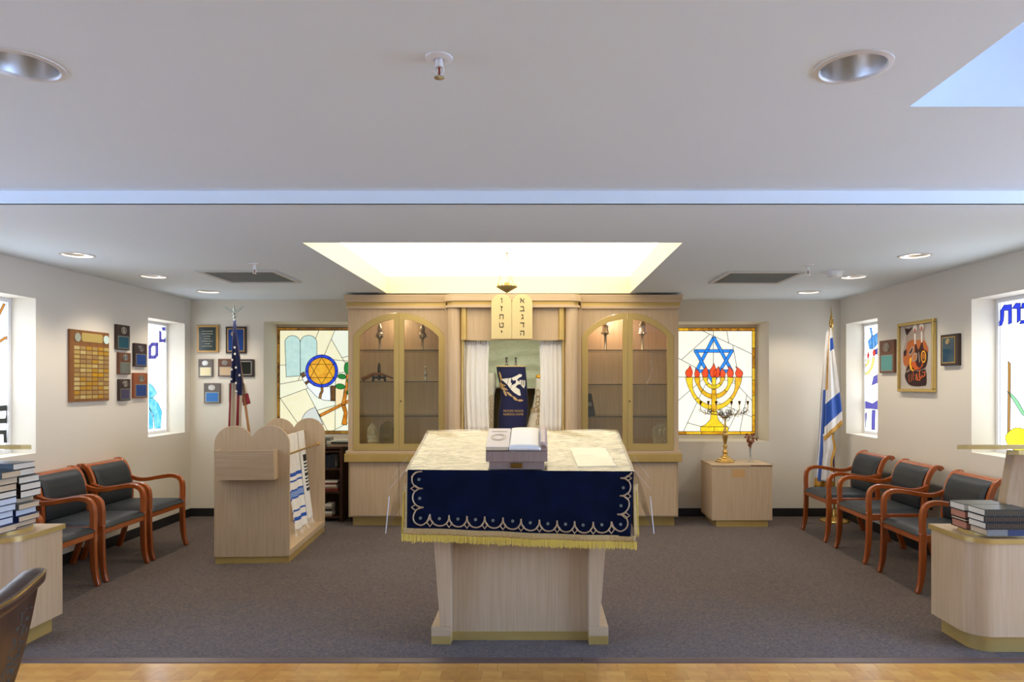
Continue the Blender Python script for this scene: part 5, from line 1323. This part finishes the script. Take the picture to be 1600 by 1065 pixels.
for k in range(54):
    if k < 20: x, z, r_ = cx + R2.uniform(-.055, .055), cz + .50 + R2.uniform(-.045, .05), R2.uniform(.016, .026)
    else:
        x = R2.uniform(cups[0] - .01, cups[-1] + .01); z = zt - .075 + R2.uniform(-.03, .03) - .02 * (1 - min(1, abs(x - cx) / .2)); r_ = R2.uniform(.011, .021)
    rot = Matrix.Rotation(R2.uniform(-.9, .9), 3, 'Z'); y = cy + R2.uniform(-.03, .03)
    MB().tube([Vector((x, y, z)) + rot @ Vector((r_ * math.cos(a), 0, r_ * math.sin(a) * 1.1)) for a in [2 * PI * i / 14 for i in range(14)]], .0021, 5, closed=True).build('wire_curl', WIRE, t, smooth=60)
vx, vy, vz = 2.305, 7.36, .65
t = thing('bud_vase', 'slim clear glass bud vase beside the candelabrum', 'vase', (vx, vy, vz))
MB().lathe([(.04, 0), (.042, .004), (.034, .008), (.012, .018), (.009, .03), (.012, .09), (.017, .16), (.022, .19), (.0185, .19), (.014, .16), (.009, .09), (.006, .035), (.001, .03)], (vx, vy, vz), 18).build('glass_body', clear('vase_glass', (.95, .97, .97), .12), t, smooth=50)
t = thing('dried_flowers', 'rust coloured dried flower sprig in the glass bud vase', 'flowers', (vx, vy, vz + .05))
DRY = mat('dried_rust', '9A5A34', .8, col2='6E3A20', scale=40)
for k in range(9):
    a = k * 2.4; sp = .02 + .05 * R2.random(); h = .2 + .1 * R2.random()
    P = catmull([(vx, vy, vz + .05), (vx + sp * .15 * math.cos(a), vy + sp * .15 * math.sin(a), vz + .17), (vx + sp * 1.2 * math.cos(a), vy + sp * math.sin(a), vz + h)], 4)
    st = MB().tube(P, .0018, 5).build('stem', DRY, t, smooth=60)
    for q in range(3):
        p = P[-1] + Vector((R2.uniform(-.012, .012), R2.uniform(-.01, .01), R2.uniform(-.03, .01)))
        MB().lathe([(.001, -.012), (.010, -.004), (.012, .004), (.004, .012), (.001, .014)], p, 7, sx=R2.uniform(.6, 1.2)).build('bloom', DRY, st, smooth=60)
for k in range(6):
    p = Vector((vx + R2.uniform(-.02, .02), vy + R2.uniform(-.015, .015), vz + .17 + .012 * k)); MB().lathe([(.001, -.02), (.014, -.006), (.013, .008), (.001, .018)], p, 8).build('bloom', DRY, t, smooth=60)

# ------------------------------------------------------------------ dark bookcase behind the rack
t = thing('bookcase', 'dark wood low bookcase in shadow between rack and left cabinet', 'bookcase', (-2.46, 7.5, 0))
x0, x1, y0, y1, zt_ = -2.74, -2.09, 7.36, 7.66, .79
for a, b in ((x0, x0 + .03), (x1 - .03, x1)): MB().box(a, b, y0, y1, 0, zt_).build('side_panel', DARKWOOD, t)
MB().box(x0, x1, y1 - .01, y1, 0, zt_).build('back_panel', DARKWOOD, t)
for z in (.06, .33, .58, zt_ - .02): MB().box(x0 + .03, x1 - .03, y0 + .005, y1 - .01, z - .02, z).build('shelf', DARKWOOD, t)
MB().box(x0, x1, y0 - .005, y1, zt_, zt_ + .02).build('top_panel', DARKWOOD, t)
g = 'books in the dark bookcase'
RBK = mat('red_book', '7A2A26', .6); CBK = mat('tan_book', 'A8937A', .7); DBK = mat('dark_blue_book', '14202E', .6)
zz = .331
for h, m, w, lab in ((.03, RBK, .16, 'red book flat on the middle shelf of the dark bookcase'), (.02, CBK, .15, 'tan book lying on the red book in the dark bookcase'), (.02, WHITEP, .14, 'white paperback lying on the tan book in the bookcase'), (.022, RBK, .13, 'dark red book near the top of the bookcase pile'), (.018, WHITEP, .15, 'white booklet on top of the bookcase pile')):
    book(-2.30, -2.30 + w, 7.38, 7.52, zz, zz + h - .0005, m, PGW, '-y', lab, g); zz += h
zz = .061
for k in range(5):
    book(-2.30 + .004 * k, -2.21, 7.38, 7.52, zz, zz + .026, [CBK, WHITEP, DBK, CBK, WHITEP][k], PGW, '-y', 'thin book in the pile on the lowest bookcase shelf, %s' % ['at the bottom', 'second up', 'third up', 'fourth up', 'at the top'][k], g); zz += .0265
for k in range(4):
    book(-2.42 + k * .062, -2.42 + k * .062 + .055, 7.39, 7.55, .581, .72 + .01 * (k % 2), DBK, PGW, '-y', 'dark blue upright book on the upper bookcase shelf, %s from the left' % ordn[k].replace('bottom', 'first'), g)
book(-2.24, -2.02, 7.40, 7.58, .811, .845, CBK, PGT, '-y', 'tan paged book on top of the dark bookcase', g)
book(-2.22, -1.99, 7.39, 7.60, .8455, .862, GREENC, PGW, '-y', 'dark green book lying above the tan book on the bookcase', g)
book(-2.62, -2.32, 7.40, 7.58, .811, .87, BKB, PGW, '-y', 'thick black book on the bookcase top next to the rack', g)
book(-2.58, -2.24, 7.41, 7.56, .8705, .905, BKG, PGW, '-y', 'grey white book on top of the thick black book', g)

# ------------------------------------------------------------------ flags
def pole_thing(label, base, top, m, rbase):
    t = thing('flag_pole', label, 'flagpole', base)
    b = Vector(base); tp = Vector(top)
    MB().tube([b + (tp - b) * .02, tp], .013, 12).build('pole', m, t, smooth=60)
    MB().lathe([(rbase, 0), (rbase, .012), (rbase * .92, .024), (rbase * .5, .035), (.03, .05), (.024, .12), (.02, .13), (.014, .13)], base, 24).build('base', GOLD, t, smooth=40)
    return t
PINE = mat('flag_pole_wood', 'B07A42', .4)
base = Vector((-2.94, 7.30, 0)); top = Vector((-3.228, 7.30, 2.146))
t = pole_thing('wooden flagpole with silver eagle leaning in the left corner', base, top, PINE, .14)
SE = mat('eagle_silver', 'C4CCC4', .3, .9)
MB().lathe([(.013, -.01), (.016, 0), (.016, .02), (.01, .03), (.012, .05), (.02, .06), (.012, .075)], top, 12).build('ferrule', SE, t, smooth=45)
eg = MB(); e = top + Vector((-.004, 0, .075))
eg.lathe([(.001, 0), (.016, .012), (.022, .035), (.018, .06), (.011, .08), (.013, .092), (.01, .102), (.001, .106)], e, 10)
for s in (-1, 1):
    eg.prism([e + Vector((s * .012, -.006, .05)), e + Vector((s * .06, -.006, .085)), e + Vector((s * .105, -.006, .098)), e + Vector((s * .07, -.006, .062)), e + Vector((s * .015, -.006, .02))],
             [e + Vector((s * .012, .006, .05)), e + Vector((s * .06, .008, .085)), e + Vector((s * .105, .006, .098)), e + Vector((s * .07, .008, .062)), e + Vector((s * .015, .006, .02))])
eg.build('eagle_finial', SE, t, smooth=50)
UR = mat('flag_red', '8E1E28', .75, sheen=.2); UW = mat('flag_cream_white', 'D8CCB4', .75, sheen=.2); UB = mat('flag_navy', '1A2450', .75, sheen=.2)
S_ = 7.27 / F
fl = thing('draped_flag', 'american flag with stars and stripes draped on the leaning pole', 'flag', (-3.23, 7.25, 1.0))
Lt = [(500, 365.5), (530, 364), (570, 362), (600, 359.5), (640, 357), (690, 355), (735, 356)]; Rt = [(500, 369), (530, 371), (570, 375.5), (600, 378), (640, 377), (690, 376), (735, 375)]
def us(u, v):
    py = 500 + 235 * v; xl, xr = interp(Lt, py), interp(Rt, py)
    w = (xr - xl)
    px = xl + w * (u + .10 * math.sin(u * 14))
    return ((px - CX) * S_, 7.255 + .028 * min(1, v * 2.5) * math.sin(u * 15 + 1.5 * v) , CZ - (py - CY) * S_)
def usm(u, v):
    py = 500 + 235 * v
    if py < 596 + 8 * u + (14 if u > .55 else 0): return 2
    return 0 if int(u * 6.99) in (0, 1, 5) else 1
MB().grid(us, 48, 60, mfn=usm).build('cloth', [UR, UW, UB], fl, smooth=80, solid=.003)
def us2(u, v):
    py = 598 + 36 * v; return (((377 + 12 * u * (.5 + .5 * v) + 2 * v) - CX) * S_, 7.285 + .01 * math.sin(u * 6), CZ - (py - 4 * u * v - CY) * S_)
MB().grid(us2, 10, 10, mfn=lambda u, v: 0 if v > .45 else 1).build('cloth_fold', [UR, UW], fl, smooth=80, solid=.003)
def starpoly(cx_, cz_, r_, y): return [(cx_ + (r_ if k % 2 == 0 else r_ * .4) * math.sin(PI * k / 5), y, cz_ + (r_ if k % 2 == 0 else r_ * .4) * math.cos(PI * k / 5)) for k in range(10)]
for px, py in ((369, 543), (371, 553), (367, 562), (364, 577), (373, 574), (366, 592), (373, 598), (376, 586), (374, 611)):
    v = (py - 500) / 235; xl, xr = interp(Lt, py), interp(Rt, py); u = (px - xl) / (xr - xl); p = Vector(us(u, v)); p.y = 7.222
    P = starpoly(p.x, p.z, .017, p.y); MB().prism(P, [(a, b + .003, c) for a, b, c in P]).build('star', WHITEP, fl)

ib = Vector((3.24, 7.42, 0)); it = Vector((3.205, 7.42, 2.16))
t = pole_thing('brass based flagpole with spear tip in the right corner', ib, it, mat('gold_pole', 'A8843A', .3, .8), .155)
MB().lathe([(.013, -.06), (.022, -.04), (.024, -.02), (.02, .03), (.012, .04), (.016, .05), (.008, .07), (.004, .12), (.001, .18)], it, 10).build('spear_tip', GOLD, t, smooth=40)
IW = mat('flag_white_satin', 'DFDCD6', .6, sheen=.3); IB = mat('flag_blue_satin', '1B4FA6', .5, sheen=.2); IG = mat('flag_gold_fringe', 'C9963A', .55)
S2 = 7.36 / F
fl = thing('draped_flag', 'white flag with blue stripes and gold fringe hanging in the right corner', 'flag', (3.2, 7.36, .8))
def surf_px(Ltab, Rtab, y0, y1, yc, amp, freq, ph):
    def f(u, v):
        py = y0 + (y1 - y0) * v; xl, xr = interp(Ltab, py), interp(Rtab, py)
        px = xl + (xr - xl) * (u + .05 * math.sin(u * freq))
        pz = py - 26 * (u - .5) * min(1, v * 1.1) if amp < 0 else py
        return ((px - CX) * S2, yc + abs(amp) * min(1, v * 3) * math.sin(u * freq + ph), CZ - (pz - CY) * S2)
    return f
# rear layer
Lr = [(515, 1294), (560, 1290), (620, 1285), (690, 1281), (760, 1275)]; Rr = [(515, 1297), (560, 1302), (620, 1308), (690, 1306), (760, 1304)]
def rear_m(u, v):
    if .38 < v < .97 and .12 < u < .42 - .1 * v: return 1
    if v > .93: return 2
    if v > .72 and u > .72: return 2 if u < .82 else 1
    return 0
MB().grid(surf_px(Lr, Rr, 515, 762, 7.40, .022, 16, .5), 40, 50, mfn=rear_m).build('rear_fold', [IW, IB, IG], fl, smooth=80, solid=.003)
# front layer with slanted hem
Lf = [(512, 1295.5), (545, 1293), (600, 1290), (650, 1288), (675, 1287)]; Rf = [(512, 1299), (545, 1302), (600, 1309), (650, 1315), (675, 1316)]
def front_m(u, v):
    if v > .955: return 2
    if .66 < v < .86: return 1
    if .10 < v < .22 and u > .35: return 1
    if u < .16 and v < .55: return 2
    return 0
MB().grid(surf_px(Lf, Rf, 512, 676, 7.352, -.016, 11, 0), 36, 60, mfn=front_m).build('front_fold', [IW, IB, IG], fl, smooth=80, solid=.003)
# twisted lower fold with gold edge
Ll = [(680, 1287), (710, 1288), (755, 1284)]; Rl = [(680, 1303), (700, 1307), (720, 1301), (755, 1303)]
MB().grid(surf_px(Ll, Rl, 678, 752, 7.375, .014, 9, 1), 20, 20, mfn=lambda u, v: 2 if (u > .82 and v < .8) else 0).build('lower_fold', [IW, IB, IG], fl, smooth=80, solid=.003)

# ------------------------------------------------------------------ wall plaques
def mapw(wall):
    if wall == 'left': return lambda x: F * -XL / (CX - x), lambda a, z, o: Vector((XL + o, a, z)), 1
    if wall == 'right': return lambda x: F * XR / (x - CX), lambda a, z, o: Vector((XR - o, a, z)), -1
    return lambda x: (x - CX) * YB / F, lambda a, z, o: Vector((a, YB - o, z)), 1
def plaque(wall, x0, x1, yt, yb, label, basem, parts, th=.02, name='wall_plaque', border=None, cat='plaque'):
    """parts: (kind, u0, u1, v0, v1, material) in 0..1 from left / bottom as seen"""
    fa, to3, _ = mapw(wall)
    a0, a1 = fa(x0), fa(x1)
    d = YB if wall == 'back' else a0
    z1, z0 = CZ - (yt - CY) * d / F, CZ - (yb - CY) * d / F
    t = thing(name, label, cat, to3((a0 + a1) / 2, z0, 0))
    g = lambda u, v, o: to3(a0 + (a1 - a0) * u, z0 + (z1 - z0) * v, o)
    MB().prism([g(0, 0, .001), g(1, 0, .001), g(1, 1, .001), g(0, 1, .001)], [g(0, 0, th), g(1, 0, th), g(1, 1, th), g(0, 1, th)]).build('backing', basem, t, bevel=.003)
    for k in parts:
        kind, u0, u1, v0, v1, m = k[:6]; nm = k[6] if len(k) > 6 else kind
        if kind == 'disc':
            P = ell((u0 + u1) / 2, (v0 + v1) / 2, (u1 - u0) / 2, (v1 - v0) / 2, 22)
            dd = MB().prism([g(u, v, th) for u, v in P], [g(u, v, th + .0075) for u, v in P]).build('medallion', m, t)
            for q in (.78, .42):
                P2 = ell((u0 + u1) / 2, (v0 + v1) / 2, (u1 - u0) / 2 * q, (v1 - v0) / 2 * q, 18)
                MB().tube([g(u, v, th + .0078) for u, v in P2], .0018, 5, closed=True).build('medallion_ring', ANTSIL, dd, smooth=60)
        else:
            h = {'plate_border': .002, 'plate': .0035}.get(kind, .0045)
            if kind == 'lines':
                n = int(k[7]); mb = MB()
                for j in range(n):
                    w = (u1 - u0) * R.uniform(.5, 1) / 2; c = (u0 + u1) / 2; vv = v0 + (v1 - v0) * (j + .5) / n
                    mb.prism([g(c - w, vv - .01, th + .003), g(c + w, vv - .01, th + .003), g(c + w, vv + .01, th + .003), g(c - w, vv + .01, th + .003)], [g(c - w, vv - .01, th + h), g(c + w, vv - .01, th + h), g(c + w, vv + .01, th + h), g(c - w, vv + .01, th + h)])
                mb.build('engraved_lines', m, t)
            else:
                MB().prism([g(u0, v0, th), g(u1, v0, th), g(u1, v1, th), g(u0, v1, th)], [g(u0, v0, th + h), g(u1, v0, th + h), g(u1, v1, th + h), g(u0, v1, th + h)]).build(nm, m, t)
    return t, g
SILG = mat('plaque_silver_edge', '9A9A90', .35, .7)
# big memorial board
PLG = [mat('name_plate_%d' % k, c, .35, .45) for k, c in enumerate(('CDB36A', 'BE9E62', 'B08E5C', 'D8C486', 'C89A34', 'E0A820'))]
t, g = plaque('left', 105.5, 166.8, 513.3, 627.9, 'large wooden board with rows of brass name plates on the left wall', mat('board_wood', '8A5A2C', .45, col2='774A22', scale=8, stretch=(3, 3, .6)), [], th=.022, name='memorial_board', cat='board')
pl0 = MB().box(-.002, .002, -.033, .033, -.0165, .0165)
LT = random.Random(11)
for j in range(12):
    for i in range(6):
        u0 = .09 + i * .152; v1 = .775 - j * .0625
        q = 5 if (j, i) in ((6, 3), (6, 4)) else (4 if LT.random() < .2 else LT.randrange(4))
        MB().prism([g(u0, v1 - .048, .022), g(u0 + .132, v1 - .048, .022), g(u0 + .132, v1, .022), g(u0, v1, .022)], [g(u0, v1 - .048, .0245), g(u0 + .132, v1 - .048, .0245), g(u0 + .132, v1, .0245), g(u0, v1, .0245)]).build('name_plate', PLG[q], t)
P = [(.29, .84), (.79, .84), (.81, .86), (.81, .945), (.79, .965), (.29, .965), (.27, .945), (.27, .86)]
MB().prism([g(u, v, .022) for u, v in P], [g(u, v, .026) for u, v in P]).build('title_plate', PLG[0], t)
for (uc, m) in ((.17, SILVERS), (.91, mat('white_enamel', 'C8DCD0', .3))):
    P = ell(uc, .895, .075, .062, 20); MB().prism([g(u, v, .022) for u, v in P], [g(u, v, .028) for u, v in P]).build('medallion', m, t)
def medal_plaque(wall, x0, x1, yt, yb, label, bm, plm, side=False):
    pp = [('disc', .32 if not side else .36, .72 if not side else .74, .62, .94, SILVERS), ('plate_border', .1, .93, .04, .56, SILG, 'plate_border'), ('plate', .14, .89, .07, .53, plm, 'plate')]
    t, g = plaque(wall, x0, x1, yt, yb, label, bm, [], th=.024)
    P = ell(.5, .78, .21, .135, 20)
    d = MB().prism([g(u, v, .024) for u, v in P], [g(u, v, .03) for u, v in P]).build('medallion', ANTSIL if side else SILVERS, t)
    for q in (.75, .4): MB().tube([g(.5 + (u - .5) * q, .78 + (v - .78) * q, .031) for u, v in P], .002, 5, closed=True).build('medallion_ring', WALNUTD, d, smooth=60)
    MB().prism([g(.1, .05, .024), g(.92, .05, .024), g(.92, .55, .024), g(.1, .55, .024)], [g(.1, .05, .026), g(.92, .05, .026), g(.92, .55, .026), g(.1, .55, .026)]).build('plate_border', SILG, t)
    MB().prism([g(.15, .08, .026), g(.87, .08, .026), g(.87, .52, .026), g(.15, .52, .026)], [g(.15, .08, .028), g(.87, .08, .028), g(.87, .52, .028), g(.15, .52, .028)]).build('plate', plm, t)
    return t, g
TEB = mat('plaque_dark_teal', '0C4858', .3, .2)
medal_plaque('left', 178, 199.2, 506, 545.6, 'dark plaque with teal plate, topmost right of the memorial board', WALNUTD, TEB)
medal_plaque('left', 206.5, 226, 535.5, 572.3, 'dark plaque with navy plate, upper one next to the window', WALNUTD, BLUEP)
medal_plaque('left', 181.7, 200.5, 550, 584.6, 'brown plaque with shiny grey plate right of the memorial board', WALNUT, mat('shiny_grey_plate', '8A8C80', .15, .8))
medal_plaque('left', 182.4, 200, 591.8, 626, 'dark plaque with purple grey plate, lowest right of the memorial board', WALNUTD, mat('purple_grey_plate', '3E3A5A', .2, .4))
medal_plaque('left', 205.4, 226.9, 582, 622, 'red brown plaque with royal blue plate beside the window', mat('redwood', '8A4A26', .45), BLUEP)
BG = mat('gilt_frame', 'B08A52', .35, .5); DGR = mat('dark_green_plate', '1C2C26', .2)
plaque('back', 309.4, 342.8, 507.9, 550.5, 'gold framed dark green certificate plaque on the back wall', BG, [('plate', .09, .88, .07, .92, DGR, 'plate'), ('lines', .22, .76, .18, .82, mat('pale_engraving', 'A8A890', .5), 'engraved', 7)], th=.025)
plaque('back', 353.9, 386, 510.3, 552, 'dark wood plaque with blue plate behind the american flag', WALNUTD, [('plate_border', .09, .91, .07, .93, PLATEG, 'plate_border'), ('plate', .13, .87, .1, .9, BLUEP, 'plate'), ('disc', .28, .46, .64, .82, PLATEG)], th=.022)
t, g = medal_plaque('back', 311.6, 333.8, 561, 588.6, 'grey plaque with silver medallion and pale gold plate', GREYWOOD, mat('pale_gold_plate', 'CDBF94', .3, .4))
medal_plaque('back', 342, 365, 560.5, 588, 'brown plaque with silver medallion and engraved tan plate', WALNUT, mat('tan_plate', 'C2A884', .4, .3))
plaque('back', 374, 398, 561, 588.6, 'dark plaque with black plate right of the leaning flagpole', WALNUTD, [('plate_border', .1, .86, .1, .9, SILG, 'plate_border'), ('plate', .16, .8, .16, .84, mat('black_plate', '141A16', .2), 'plate')], th=.022)
medal_plaque('back', 320, 345.6, 598.4, 629.4, 'grey plaque with bright blue plate, lowest on the back wall', GREYWOOD, BLUEL)
plaque('back', 358.6, 381, 598.6, 628, 'small plaque mostly hidden behind the american flag', GREYWOOD, [('plate', .12, .88, .1, .5, PLATEG, 'plate')], th=.02)
medal_plaque('right', 1377.8, 1401, 532.5, 582.5, 'brown plaque with teal plate beside the right window', WALNUT, TEALP, True)
plaque('right', 1475, 1502.4, 523.5, 571.5, 'small dark plaque with glossy blue green face right of the tapestry', WALNUTD, [('plate_border', .1, .86, .08, .92, PLATEG, 'plate_border'), ('plate', .14, .82, .11, .89, mat('glossy_blue_green', '16324A', .08, .3, col2='2A4A40', scale=8), 'plate'), ('disc', .34, .58, .68, .86, PLATEG)], th=.03)

# framed textile on the right wall
y_f, y_n = F * XR / (1407 - CX), F * XR / (1464 - CX)
z0, z1 = 1.418, 2.055
t = thing('framed_tapestry', 'gold framed textile picture of two candles and orange shapes', 'picture', (XR, (y_f + y_n) / 2, z0))
FRM = mat('gold_frame', 'CDB472', .25, .85)
w = .03
for (ya, yb, za, zb) in ((y_n, y_f, z0, z0 + w), (y_n, y_f, z1 - w, z1), (y_n, y_n + w, z0 + w, z1 - w), (y_f - w, y_f, z0 + w, z1 - w)):
    MB().box(XR - .035, XR - .001, ya, yb, za, zb).build('frame_bar', FRM, t, bevel=.006)
MB().box(XR - .014, XR - .001, y_n + w, y_f - w, z0 + w, z1 - w).build('linen', mat('oatmeal_linen', 'B8AEA0', .9, col2='A89E90', scale=200, stretch=(1, 1, .3)), t)
def art(poly, col, lev, smooth_=True, name='applique'):
    P = [tuple(p[:2]) for p in catmull([(a, b, 0) for a, b in poly], 3, True)] if smooth_ else poly
    Q = []
    for x, y in P:
        px, py = 1360 + x / 8.875, 500 + y / 8.875; d = F * XR / (px - CX); Q.append((d, CZ - (py - CY) * d / F))
    o0, o1 = .0138, .0150 + lev * .0011
    MB().prism([(XR - o0, a, b) for a, b in Q], [(XR - o1, a, b) for a, b in Q]).build(name, mat('felt_' + col, col, .9), t)
art([(480, 95), (540, 110), (610, 70), (700, 35), (765, 30), (785, 90), (770, 200), (785, 300), (822, 390), (815, 500), (795, 640), (800, 880), (760, 910), (640, 918), (550, 890), (505, 800), (510, 640), (480, 560), (480, 420), (510, 300), (515, 180)], '9A8878', 0)
art([(505, 120), (560, 122), (615, 92), (560, 170), (525, 205)], '2A1210', 1)
art([(545, 300), (620, 270), (690, 275), (770, 280), (825, 390), (815, 460), (760, 420), (700, 420), (640, 640), (560, 640), (490, 620), (478, 480), (520, 400)], 'A85C2A', 1)
art([(645, 330), (662, 335), (690, 410), (735, 310), (748, 310), (765, 400), (820, 450), (795, 640), (700, 690), (560, 700), (520, 720), (540, 640), (610, 560), (640, 470)], '35160F', 2)
art([(520, 720), (600, 700), (700, 705), (790, 690), (800, 880), (760, 908), (640, 914), (555, 885), (505, 790)], '2E120C', 2)
art([(555, 450), (600, 370), (625, 375), (620, 430), (585, 480), (560, 480)], '9A8878', 2); art([(566, 450), (600, 392), (613, 395), (600, 440), (575, 466)], '3A1A12', 3)
art([(485, 440), (525, 405), (520, 480), (495, 500)], '2E120C', 2)
art([(575, 530), (600, 530), (590, 620), (640, 690), (600, 700), (572, 640)], 'F0B020', 3); art([(600, 545), (650, 570), (670, 630), (720, 660), (750, 580), (755, 620), (720, 670), (650, 690), (605, 670)], 'C0541C', 3)
art([(605, 560), (615, 480), (660, 450), (680, 480), (670, 550), (630, 575)], '9A8878', 4); art([(618, 550), (630, 490), (660, 470), (666, 500), (650, 550)], 'B06A34', 5)
art(ell(765, 505, 36, 85, 18), 'F0A81C', 3, False); art(ell(765, 505, 24, 66, 18), '4A2214', 4, False); art(ell(768, 500, 16, 40, 14), 'B0642C', 5, False)
art([(694, 445), (702, 445), (716, 580), (704, 585)], '9A8878', 3, False)
art([(520, 715), (580, 670), (575, 700), (545, 722)], '8A7060', 4)
for cxp, yt_, yb_ in ((645, 190, 330), (737, 160, 305)):
    art([(cxp - 9, yt_), (cxp + 10, yt_ - 3), (cxp + 12, yb_), (cxp - 6, yb_ + 3)], 'D8D0C0', 3, False, 'candle')
    art(ell(cxp, yt_ - 80, 30, 52, 16), 'CFC6B4', 3, False, 'flame'); art(ell(cxp, yt_ - 50, 10, 24, 12), 'B0401C', 4, False, 'flame')
# lettering at the bottom of the picture
def stroke(P, wd, col, lev): art(thick(P, wd), col, lev, False, 'letter')
stroke([(560, 760), (600, 752), (598, 845), (566, 856), (560, 760)], 11, '9A4A24', 4)
stroke([(612, 705), (622, 715), (622, 830)], 11, '9A4A24', 4)
stroke([(640, 760), (662, 765), (655, 830)], 11, '9A5A34', 4)
stroke([(668, 740), (680, 830), (705, 835), (745, 770)], 15, 'D0602A', 4); stroke([(712, 690), (708, 800)], 13, 'D0602A', 4)
stroke([(750, 720), (785, 715), (785, 765), (750, 790), (745, 760)], 13, 'D0602A', 4)
# wall outlet low behind the right chairs
oy_ = F * XR / (1453 - CX)
t = thing('wall_outlet', 'dark wall outlet between the nearer right armchairs', 'outlet', (XR, oy_, .43))
MB().box(XR - .006, XR - .0005, oy_ - .035, oy_ + .035, .40, .515).build('cover_plate', BLACK, t, bevel=.002)
for z in (.43, .47): MB().box(XR - .008, XR - .005, oy_ - .015, oy_ + .015, z, z + .026).build('socket', mat('socket_brown', '3A3430', .4), t)

# ------------------------------------------------------------------ worn chair in the foreground
FB = mat('worn_brown_lacquer', '2E1A12', .35, col2='442A1E', scale=9, bump=.1, bscale=30); FG = mat('worn_gilt_line', '9A7430', .35, .6)
t = thing('worn_chair', 'worn dark brown chair with gilt line on its curved back, cut by the left edge', 'chair', (-1.62, 1.72, 0))
railp = [pt(66, 893, 2.00), pt(52, 901, 1.955), pt(30, 920, 1.86), pt(0, 944, 1.76), pt(-40, 965, 1.66), pt(-100, 985, 1.55), pt(-160, 985, 1.47)]
rp = catmull(railp, 5); n = len(rp)
def rail_ring(i):
    p = rp[i]; k = min(1, i / 6); w = (.010 + .026 * k); h = .012 + .014 * k
    tn = (rp[min(i + 1, n - 1)] - rp[max(i - 1, 0)]).normalized(); s = tn.cross(Vector((0, 0, 1))).normalized()
    return [p + s * w * math.cos(a) + Vector((0, 0, 1)) * h * math.sin(a) for a in [2 * PI * q / 14 for q in range(14)]]
MB().loft([rail_ring(i) for i in range(n)]).build('top_rail', FB, t, smooth=60)
side = 1
tn0 = [(rp[min(i + 1, n - 1)] - rp[max(i - 1, 0)]).normalized() for i in range(n)]
toward = [(cam.location - rp[i]) for i in range(n)]
gl = []
for i in range(n):
    s = tn0[i].cross(Vector((0, 0, 1))).normalized()
    if s.x < 0: s = -s
    k = min(1, i / 6); gl.append(rp[i] + s * (.010 + .026 * k) * .86 + Vector((0, 0, .5 * (.012 + .014 * k))))
MB().tube(gl, .0032, 6).build('gilt_line', FG, t, smooth=60)
def shell(u, v, off=0):
    i = u * (n - 1); i0 = int(min(n - 2, i)); p = rp[i0].lerp(rp[i0 + 1], i - i0)
    b = Vector((-1.66 + .18 * u, 2.0 - .0 * u - .52 * u, .44))
    if u < .12: p = p + (rp[4] - rp[0]) * (.12 - u) * 3.2
    bot = Vector((-1.575 + .06 * u, 1.955 - .46 * u, .44))
    q = (p - Vector((0, 0, .014))).lerp(bot, v)
    q.x += .02 * math.sin(PI * v) - off
    return q
m = MB(); m.grid(lambda u, v: shell(u, v), 24, 14); m.grid(lambda u, v: shell(u, v, .03), 24, 14)
for a in (0, 1): m.grid(lambda u, v, a=a: shell(a, v, .03 * u), 1, 14)
m.build('back_shell', FB, t, smooth=60)
sc = MB(); wr_ = random.Random(5)
for k in range(110):
    u, v = .08 + wr_.random() * .18, .14 + wr_.random() * .45
    p = Vector(shell(u, v)) + Vector((.0012, 0, 0)); r_ = .0012 + .0028 * wr_.random()
    sc.add([p + Vector((.001, r_ * math.cos(a), r_ * math.sin(a) * 1.6)) for a in [2 * PI * q / 6 for q in range(6)]], [(0, 1, 2, 3, 4, 5)])
tag(sc.build('worn_specks', mat('grey_green_wear', '3E4038', .8), t, fixn=False), kind='stuff')
MB().xy([(-2.04, 1.46), (-1.56, 1.44), (-1.54, 1.97), (-2.04, 1.95)], .41, .46).build('seat', FB, t, bevel=.015)
for x, y in ((-2.01, 1.49), (-1.585, 1.475), (-1.57, 1.935), (-2.01, 1.92)):
    MB().tube([(x, y, .41), (x * 1.0 + (.01 if x > -1.8 else -.01), y, 0)], seg=10, radii=[.022, .014]).build('leg', FB, t, smooth=60)
